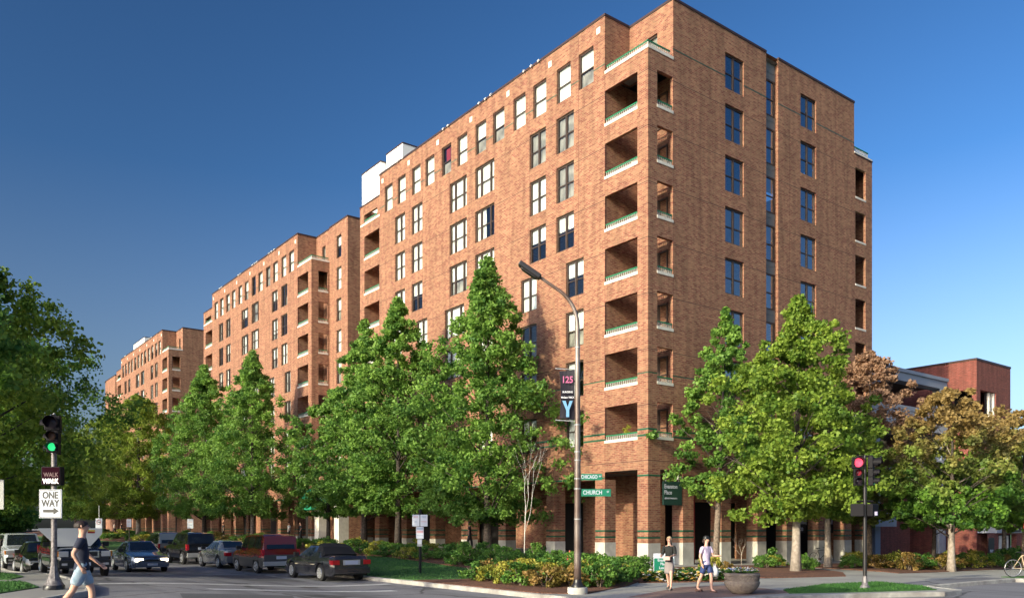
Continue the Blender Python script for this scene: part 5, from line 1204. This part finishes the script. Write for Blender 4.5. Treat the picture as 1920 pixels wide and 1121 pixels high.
for t, z in (('Public', .18), ('Parking', -.05)):
    me = text_mesh(t, .24, .006, 'CENTER', .8); me.materials.clear(); me.materials.append(M['signwhite']); o = link('lettering', me, pn_); o.location = (0, -.026, z); o.rotation_euler = (math.pi/2, 0, 0)
# planter bowl
pl = empty('planter', (-10.4, -13.6, h(-10.4, -13.6)+.133), 0, 'round stone planter bowl with a carved band, full of blue and yellow flowers', 'planter', s=(1, 1, .85))
M['stone'] = noisy('carved_stone', (.20, .155, .12), (.29, .235, .185), 14, .85, .5, 40, (.15, .12, .10), 2)
q = MB(); q.lathe([(.20, 0), (.27, .012), (.33, .06), (.42, .16), (.49, .28), (.525, .40), (.515, .43), (.49, .44), (.49, .62), (.52, .63), (.53, .69), (.50, .72), (.44, .72), (.42, .62)], 40); q.build('bowl', M['stone'], pl, smooth=True)
q = MB()
for k in range(34):
    a = 2*math.pi*k/34; u = Vector((math.cos(a), math.sin(a), 0)); tn = Vector((-math.sin(a), math.cos(a), 0)); w_ = .035 if k % 2 else .02
    q.tube([u*.492+tn*(-w_)+Vector((0, 0, .47)), u*.503+Vector((0, 0, .53)), u*.492+tn*w_+Vector((0, 0, .60))], .011, 5)
q.build('carved_band', M['stone'], pl, smooth='all')
q = MB(); q.lathe([(.40, .60), (.43, .655), (.1, .66)], 24); q.build('soil', M['mulch'], pl)
C_ = []; Rd = []; rr_ = random.Random(4)
for i in range(26): a = rr_.uniform(0, 6.28); e = rr_.random()**.6*.42; C_.append((e*math.cos(a), e*math.sin(a), .72+rr_.uniform(0, .14)*(1.2-e))); Rd.append(rr_.uniform(.07, .13))
link('foliage', leaves_mesh('foliage', C_, Rd, 45, .05, M['leaf_dark'], 5), pl)
sq = [(-.46, -.46), (.46, -.46), (.46, .46), (-.46, .46)]
fb_ = MB()
for i in range(230):
    a = rr_.uniform(0, 6.28); e = rr_.random()**.6*.47; c = Vector((e*math.cos(a), e*math.sin(a), .80+rr_.uniform(0, .14)*(1.1-e))); u = Vector((rr_.uniform(-1, 1), rr_.uniform(-1, 1), rr_.uniform(-.5, .5))).normalized()*.024; v = u.cross(Vector((rr_.uniform(-1, 1), rr_.uniform(-1, 1), 1))).normalized()*.024
    fb_.face([c-u, c+v, c+u, c-v], rr_.choice((0, 0, 1, 2, 2)))
fb_.build('petals', [fl[3], fl[1], fl[0]], pl)['kind'] = 'stuff'
# traffic cone in the shrubs
cn = empty('fire_hydrant', (-6.3, -1.2, h(-6.3, -1.2)+.15), 0, 'small red hydrant top poking out of the shrubs left of the lamp pole', 'hydrant')
q = MB(); q.lathe([(.12, 0), (.12, .05), (.085, .08), (.085, .62), (.11, .64), (.11, .68), (.09, .78), (.04, .86), (.03, .92)], 14); q.build('barrel', mat('red_orange_paint', (.55, .10, .06), .5), cn, smooth=True)
q = MB(); q.tube([(-.14, 0, .52), (.14, 0, .52)], .045, 8); q.build('outlet_cap', mat('red_orange_paint2', (.50, .09, .06), .5), cn)
# bicycles
def bike(loc, rz, label, c, s=1):
    root = empty('bicycle', loc, rz, label, 'bicycle'); root.scale = (s, s, s)
    for x in (-.52, .52):
        q = MB(); q.tube([(x+.33*math.cos(a*math.pi/16), 0, .35+.33*math.sin(a*math.pi/16)) for a in range(33)], .017, 6, cap=False); wh = q.build('wheel', M['rubber'], root, smooth='all')
        q = MB()
        for k in range(14): a = k*math.pi/7; q.tube([(x, 0, .35), (x+.32*math.cos(a), 0, .35+.32*math.sin(a))], .0025, 4)
        q.tube([(x, -.03, .35), (x, .03, .35)], .022, 8); q.tube([(x+.31*math.cos(a*math.pi/16), 0, .35+.31*math.sin(a*math.pi/16)) for a in range(33)], .009, 5, cap=False); q.build('spokes', M['alloy'], wh)
    m_ = mat('bicycle_frame_paint', c, .35); q = MB(); B_ = (-.06, 0, .32); S_ = (-.2, 0, .82); Hh = (.36, 0, .84); H2 = (.40, 0, .68)
    for a, b, r in ((B_, S_, .017), (S_, Hh, .016), (B_, H2, .018), (B_, (-.52, 0, .35), .012), (S_, (-.52, 0, .35), .01), ((.35, 0, .9), (.52, 0, .35), .013)): q.tube([a, b], r, 8)
    q.build('frame', m_, root); q = MB(); q.tube([(-.2, 0, .82), (-.23, 0, .93)], .012, 6); q.box(-.36, -.10, -.06, .06, .93, .97); q.build('saddle', M['black'], root)
    q = MB(); q.tube([(.34, -.25, .98), (.37, -.1, .97), (.37, .1, .97), (.34, .25, .98)], .012, 6); q.tube([(.35, 0, .9), (.37, 0, .97)], .014, 6); q.build('handlebar', M['black'], root)
    q = MB(); q.tube([(-.06, -.05, .32), (-.06, .05, .32)], .07, 14); q.tube([(-.06, .05, .32), (.05, .06, .20)], .01, 5); q.tube([(-.06, -.05, .32), (-.17, -.06, .44)], .01, 5); q.build('crank', M['chrome'], root)
bike((5.4, -15.3, h(5.4, -15.3)+.16), VIEW, 'bicycle with a pale tan frame cut by the right edge', (.55, .42, .26), 1.05)
bike((10.9, -2.8, h(10.9, -2.8)+.16), VIEW+R(20), 'small dark bicycle leaning by the pale lit pier, left of the shrubs', (.03, .03, .03), .95)

# ================================================================ people
def skin_mesh(name, chains, mats, sub=2, root=0):
    """chains: list of [(x,y,z,r)...]; a chain whose first point equals an earlier point is joined there"""
    vs, es, rs_ = [], [], []
    def idx(p):
        for i, v in enumerate(vs):
            if (Vector(v)-Vector(p[:3])).length < 1e-4: return i
        vs.append(tuple(p[:3])); rs_.append(p[3]); return len(vs)-1
    for c in chains:
        ids = [idx(p) for p in c]
        es += list(zip(ids, ids[1:]))
    me = bpy.data.meshes.new('tmp'); me.from_pydata(vs, es, []); o = bpy.data.objects.new('tmp', me); col.objects.link(o)
    md = o.modifiers.new('s', 'SKIN'); md.branch_smoothing = .3
    for i, sv_ in enumerate(me.skin_vertices[0].data):
        r = rs_[i]; sv_.radius = (r, r) if not hasattr(r, '__len__') else r; sv_.use_root = (i == root)
    if sub: m2 = o.modifiers.new('ss', 'SUBSURF'); m2.levels = sub; m2.render_levels = sub
    dg = bpy.context.evaluated_depsgraph_get(); out = bpy.data.meshes.new_from_object(o.evaluated_get(dg)); out.name = name
    bpy.data.objects.remove(o); bpy.data.meshes.remove(me)
    out.materials.clear(); out.materials.append(mats); out.polygons.foreach_set('use_smooth', [True]*len(out.polygons)); return out
def person(loc, z, rz, label, H=1.72, stride=.3, arms=((.15, .2), (-.15, .25)), top=None, bottom=None, bot='shorts', sleeve=.5, hair=None, hairlen=0, shoes=None, slim=1.0, skin=None, cap=None, detail=True, group=None, legs=None):
    root = empty('person', (loc[0], loc[1], z), rz, label, 'person', group); k = H/1.75; root.scale = (k*slim, k*slim, k); sk = skin or M['skin']
    b = stride
    # joints; facing -y. left leg forward
    def leg(s, sw):
        hip = (s*.095, 0, .92, .088); kn = (s*.10, -.42*math.sin(sw)-.02*abs(sw), .92-.43*math.cos(sw), .056)
        lo = sw-.25 if sw > 0 else sw-.12; ank = (kn[0], kn[1]-.42*math.sin(lo), kn[2]-.42*math.cos(lo), .036)
        return hip, kn, ank
    L1 = leg(1, b); L2 = leg(-1, -b)
    mz = min(L1[2][2], L2[2][2])-.075
    def sh(p): return (p[0], p[1], p[2]-mz, p[3])
    L1 = [sh(p) for p in L1]; L2 = [sh(p) for p in L2]; d = -mz
    pel = (0, 0, .95+d, (.145, .105)); sp = (0, 0, 1.12+d, (.125, .09)); ch = (0, -.005, 1.33+d, (.155, .10)); nb = (0, .005, 1.475+d, (.07, .06)); nk = (0, -.008, 1.545+d, .05); hc = (0, -.02, 1.60+d, (.068, .082)); h1 = (0, -.012, 1.665+d, (.076, .094)); h2 = (0, -.002, 1.725+d, (.06, .075))
    chains = [[pel, sp, ch, nb, nk, hc, h1, h2]]
    for Lg in (L1, L2):
        mid = tuple((Lg[1][i]+Lg[2][i])/2 for i in range(3))+(.054,); mid = (mid[0], mid[1]+.015, mid[2]-(-.04), .055)
        toe = (Lg[2][0]*1.06, Lg[2][1]-.15, Lg[2][2]-.055, .028); chains.append([pel, Lg[0], Lg[1], mid, Lg[2], toe])
    A_ = []
    for s, (sw, bend) in ((1, arms[0]), (-1, arms[1])):
        S_ = (s*.175, 0, 1.435+d, .052); out = .06
        E_ = (S_[0]+s*out, -.29*math.sin(sw), S_[2]-.29*math.cos(sw), .038); f = sw+bend
        W_ = (E_[0]-s*.02*bend, E_[1]-.25*math.sin(f), E_[2]-.25*math.cos(f), .026)
        dv = Vector((W_[0]-E_[0], W_[1]-E_[1], W_[2]-E_[2])).normalized(); Pm = Vector(W_[:3])+dv*.05; pm = (*Pm, .026)
        chains.append([ch, (s*.10, 0, 1.41+d, .07), S_, E_, W_, pm]); fw = Vector((0, -1, 0)); fw = (fw-dv*fw.dot(dv)).normalized(); A_.append((S_, E_, W_))
        if detail:
            for j, (o_, ln) in enumerate(((.024, .062), (.009, .072), (-.007, .068), (-.021, .054))):
                a0 = Pm+fw*o_+dv*.03; inn = Vector((-s, 0, 0)); a1 = a0+dv*ln*.55+inn*.010; a2 = a1+dv*ln*.45+inn*.024; chains.append([pm, (*a0, .011), (*a1, .009), (*a2, .007)])
            t0 = Pm+fw*.026-dv*.03; t1 = t0+fw*.022+dv*.03; chains.append([pm, (*t0, .012), (*t1, .0095), (*(t1+dv*.025), .008)])
    if detail:
        chains.append([h1, (0, -.105, 1.650+d, .016), (0, -.122, 1.635+d, .011)])
    bme = skin_mesh('body', chains, sk, 2); bme.materials.append(top); bme.materials.append(bottom); zk = L1[1][2]
    for f in bme.polygons:
        c = f.center
        if abs(c.x) < .165 and 1.0+d < c.z < 1.45+d and abs(c.y) < .16: f.material_index = 1
        elif abs(c.x) < .165 and zk+(.12 if bot != 'trousers' else -.3) < c.z <= 1.0+d: f.material_index = 2
    link('body', bme, root)
    if detail:
        for s in (1, -1):
            q = MB(); q.lathe([(.001, -.012), (.011, -.006), (.013, 0), (.011, .006), (.001, .012)], 8, 0, (s*.032, -.092, 1.672+d)); q.build('eye', M['black'], root)
            q = MB(); q.tube([(s*.078, .0, 1.64+d), (s*.088, .008, 1.665+d), (s*.082, .012, 1.69+d)], [.008, .014, .010], 6); q.build('ear', sk, root)
        q = MB(); q.box(-.022, .022, -.101, -.092, 1.598+d, 1.606+d); q.build('mouth', M['red_lens'], root)
    # hair: cap over the skull, down to hairlen below the crown
    if hair:
        q = MB(); n = 16; rows = 8; zc = 1.672+d
        for i in range(rows):
            for j in range(n):
                f = []
                for (ii, jj) in ((i, j), (i, j+1), (i+1, j+1), (i+1, j)):
                    a = 2*math.pi*jj/n; e = math.pi*.62*ii/rows; front = max(0, -math.sin(a))
                    e *= 1-.42*front; x = .092*math.sin(e)*math.cos(a); y = .112*math.sin(e)*math.sin(a)+.006; z_ = zc+.100*math.cos(e)
                    f.append((x, y, z_))
                q.face(f)
        if hairlen:
            q.tube([(0, .05, zc+.02), (0, .085, zc-.08), (0, .085, zc-.08-hairlen)], [.07, .075, .03], 12)
        q.build('hair', hair, root, smooth='all')
    if cap:
        q = MB(); q.lathe([(.104, 0), (.102, .05), (.08, .09), (.03, .108), (.002, .11)], 16, 0, (0, 0, 1.69+d)); q.box(-.075, .075, -.19, -.08, 1.69+d, 1.70+d); q.build('cap', cap, root, smooth=True)
    # shirt
    up = .020
    tc = [[(0, 0, .84+d, (.165, .135)), (0, 0, .93+d, (.165, .13)), (0, 0, 1.12+d, (.15, .115)), (0, -.005, 1.33+d, (.172, .12)), (0, .005, 1.45+d, (.10, .08)), (0, .003, 1.49+d, (.07, .066))]]
    for (S_, E_, W_), s in zip(A_, (1, -1)):
        e = Vector(S_[:3]).lerp(Vector(E_[:3]), min(1, sleeve)*.95); c_ = [tc[0][3], (s*.10, 0, 1.405+d, .08), (S_[0], S_[1], S_[2], .072), (*e, .060)]
        if sleeve > 1: c_.append((*Vector(E_[:3]).lerp(Vector(W_[:3]), (sleeve-1)), .040))
        tc.append(c_)
    link('shirt', skin_mesh('shirt', tc, top, 2, 2), root)
    bc = [[(0, 0, 1.0+d, (.158, .125)), (0, 0, .90+d, (.165, .13))]]
    if bot == 'skirt':
        ym = (L1[1][1]+L2[1][1])/2; bc = [[(0, 0, 1.0+d, (.158, .125)), (0, 0, .85+d, (.18, .145)), (0, ym*.5, .60+d, (.19, .17)), (0, ym*.8, .52+d, (.185, .17))]]
    else:
        for Lg in (L1, L2):
            hp, kn, an = Lg; kk = .82 if bot == 'shorts' else 1; c_ = [bc[0][1], (hp[0], hp[1], hp[2]-.06, .112), (*Vector(hp[:3]).lerp(Vector(kn[:3]), kk), .098 if bot == 'shorts' else .078)]
            if bot != 'shorts': c_.append((*Vector(kn[:3]).lerp(Vector(an[:3]), .9 if bot == 'trousers' else .35), .06))
            bc.append(c_)
    link(bot, skin_mesh(bot, bc, bottom, 2, 0), root)
    for Lg in (L1, L2):
        q = MB(); x, y, z_ = Lg[2][0], Lg[2][1], Lg[2][2]; q.box(x-.048, x+.048, y-.20, y+.06, z_-.098, z_-.035); q.build('shoe', shoes or M['black'], root, bevel=.02, smooth=True)
    return root, A_
navy = mat('navy_cotton', (.018, .022, .05), .8); denim = noisy('pale_denim', (.22, .32, .42), (.42, .52, .62), 7, .85, .1, 40)
skl = mat('light_skin', (.62, .36, .27), .6); hbr = mat('dark_brown_hair', (.025, .014, .012), .6); hbl = mat('blond_hair', (.48, .34, .2), .6)
person((-27.75, -11.9), h(-27.7, -11.9)+.004, VIEW+R(118), 'man in a dark navy t-shirt and pale denim shorts walking past the left signal pole', 1.80, .33, ((.25, .55), (-.45, .9)), navy, denim, 'shorts', .75, hbr, 0, M['signwhite'], 1.14, skl)
w1, A1 = person((-10.9, -11.2), h(-10.9, -11.2)+.135, VIEW-R(25), 'blond woman in a black top and grey skirt walking beside the notice board', 1.68, .32, ((.35, 1.15), (.2, 1.25)), mat('black_knit', (.012, .013, .013), .85), mat('grey_wool_skirt', (.26, .22, .22), .9), 'skirt', 1.2, hbl, .12, M['black'], .95, skl)
q = MB(); q.box(-.10, .12, -.40, -.30, .98, 1.10); q.build('packet', mat('pinkish_paper', (.6, .38, .34), .7), w1)
w2, A2 = person((-10.75, -12.55), h(-10.7, -12.5)+.135, VIEW+R(35), 'person in a lilac top, navy shorts and dark cap, right of the blond woman', 1.68, .30, ((.3, 1.3), (-.2, .5)), mat('lilac_cotton', (.60, .50, .68), .8), mat('deep_blue_cotton', (.03, .05, .16), .8), 'shorts', .8, hbr, .04, mat('brown_leather', (.10, .05, .04), .6), .98, skl, cap=M['black'])
bagm = empty('shopping_bag', (-10.45, -12.62, h(-10.7, -12.5)+.60), VIEW, 'white plastic shopping bag carried by the person in the lilac top', 'bag')
q = MB(); q.lathe([(.05, -.02), (.11, 0), (.13, .1), (.11, .22), (.05, .30), (.02, .33)], 14); q.build('sack', M['white'], bagm, smooth='all'); q = MB(); q.tube([(-.03, 0, .30), (-.02, 0, .38), (.02, 0, .38), (.03, 0, .30)], .008, 6); q.build('handle', M['white'], bagm)
GD = 'distant people walking by the arcade'
dk = mat('dark_clothes', (.02, .02, .024), .9); wt_ = mat('white_shirt_cloth', (.7, .68, .66), .8)
for x, y, t_, b_2, lab, rz_ in ((-1.2, 14.2, dk, dk, 'dark dressed person by the piers below the tallest maple', 60), (-1.6, 42.6, wt_, dk, 'person in a white shirt below the green awning', -80), (-1.0, 41.4, dk, dk, 'dark dressed person right behind the one in the white shirt', -80),
        (-1.2, 62, dk, dk, 'dark dressed person beyond the silver sedan, near the parking sign', 100), (-2.0, 112, wt_, dk, 'far person in white near the pale forked tree', 70), (-1.6, 109, dk, dk, 'far dark person next to the far one in white', 70)):
    person((x, y), h(x, y)+.13, R(rz_), lab, 1.75, .3, ((.3, .3), (-.3, .3)), t_, b_2, 'trousers', .9, hbr, 0, None, 1.05, None, detail=False, group=GD)

# plant behind the lowest balcony railing, a few balcony chairs
pp = empty('potted_plant', (.75, 2.2, LED[0]-.07), 0, 'leafy potted plant on the lowest corner balcony', 'plant')
q = MB(); q.lathe([(.10, 0), (.15, .25), (.16, .27), (.13, .26)], 12); q.build('pot', M['clad'], pp, smooth=True)
link('foliage', leaves_mesh('foliage', [(0, 0, .45), (.1, .05, .6), (-.08, .1, .75), (0, -.1, .9)], [.16, .2, .2, .15], 40, .12, M['leaf_shrubY'], 9), pp)
for k_, (yy, lab) in enumerate(((1.9, 'small white chair on the corner balcony three floors below the roof terrace'),)):
    ch_ = empty('balcony_chair', (.9, yy, LED[5]-.07), R(-70), lab, 'chair')
    q = MB(); q.box(-.22, .22, -.22, .22, .42, .46); q.build('seat', M['baluster'], ch_); q = MB(); q.box(-.22, .22, .19, .22, .46, .95); q.build('backrest', M['baluster'], ch_)
    for a_ in (-.2, .2):
        for b_3 in (-.2, .2): q = MB(); q.tube([(a_, b_3, 0), (a_, b_3, .42)], .015, 6); q.build('leg', M['baluster'], ch_)
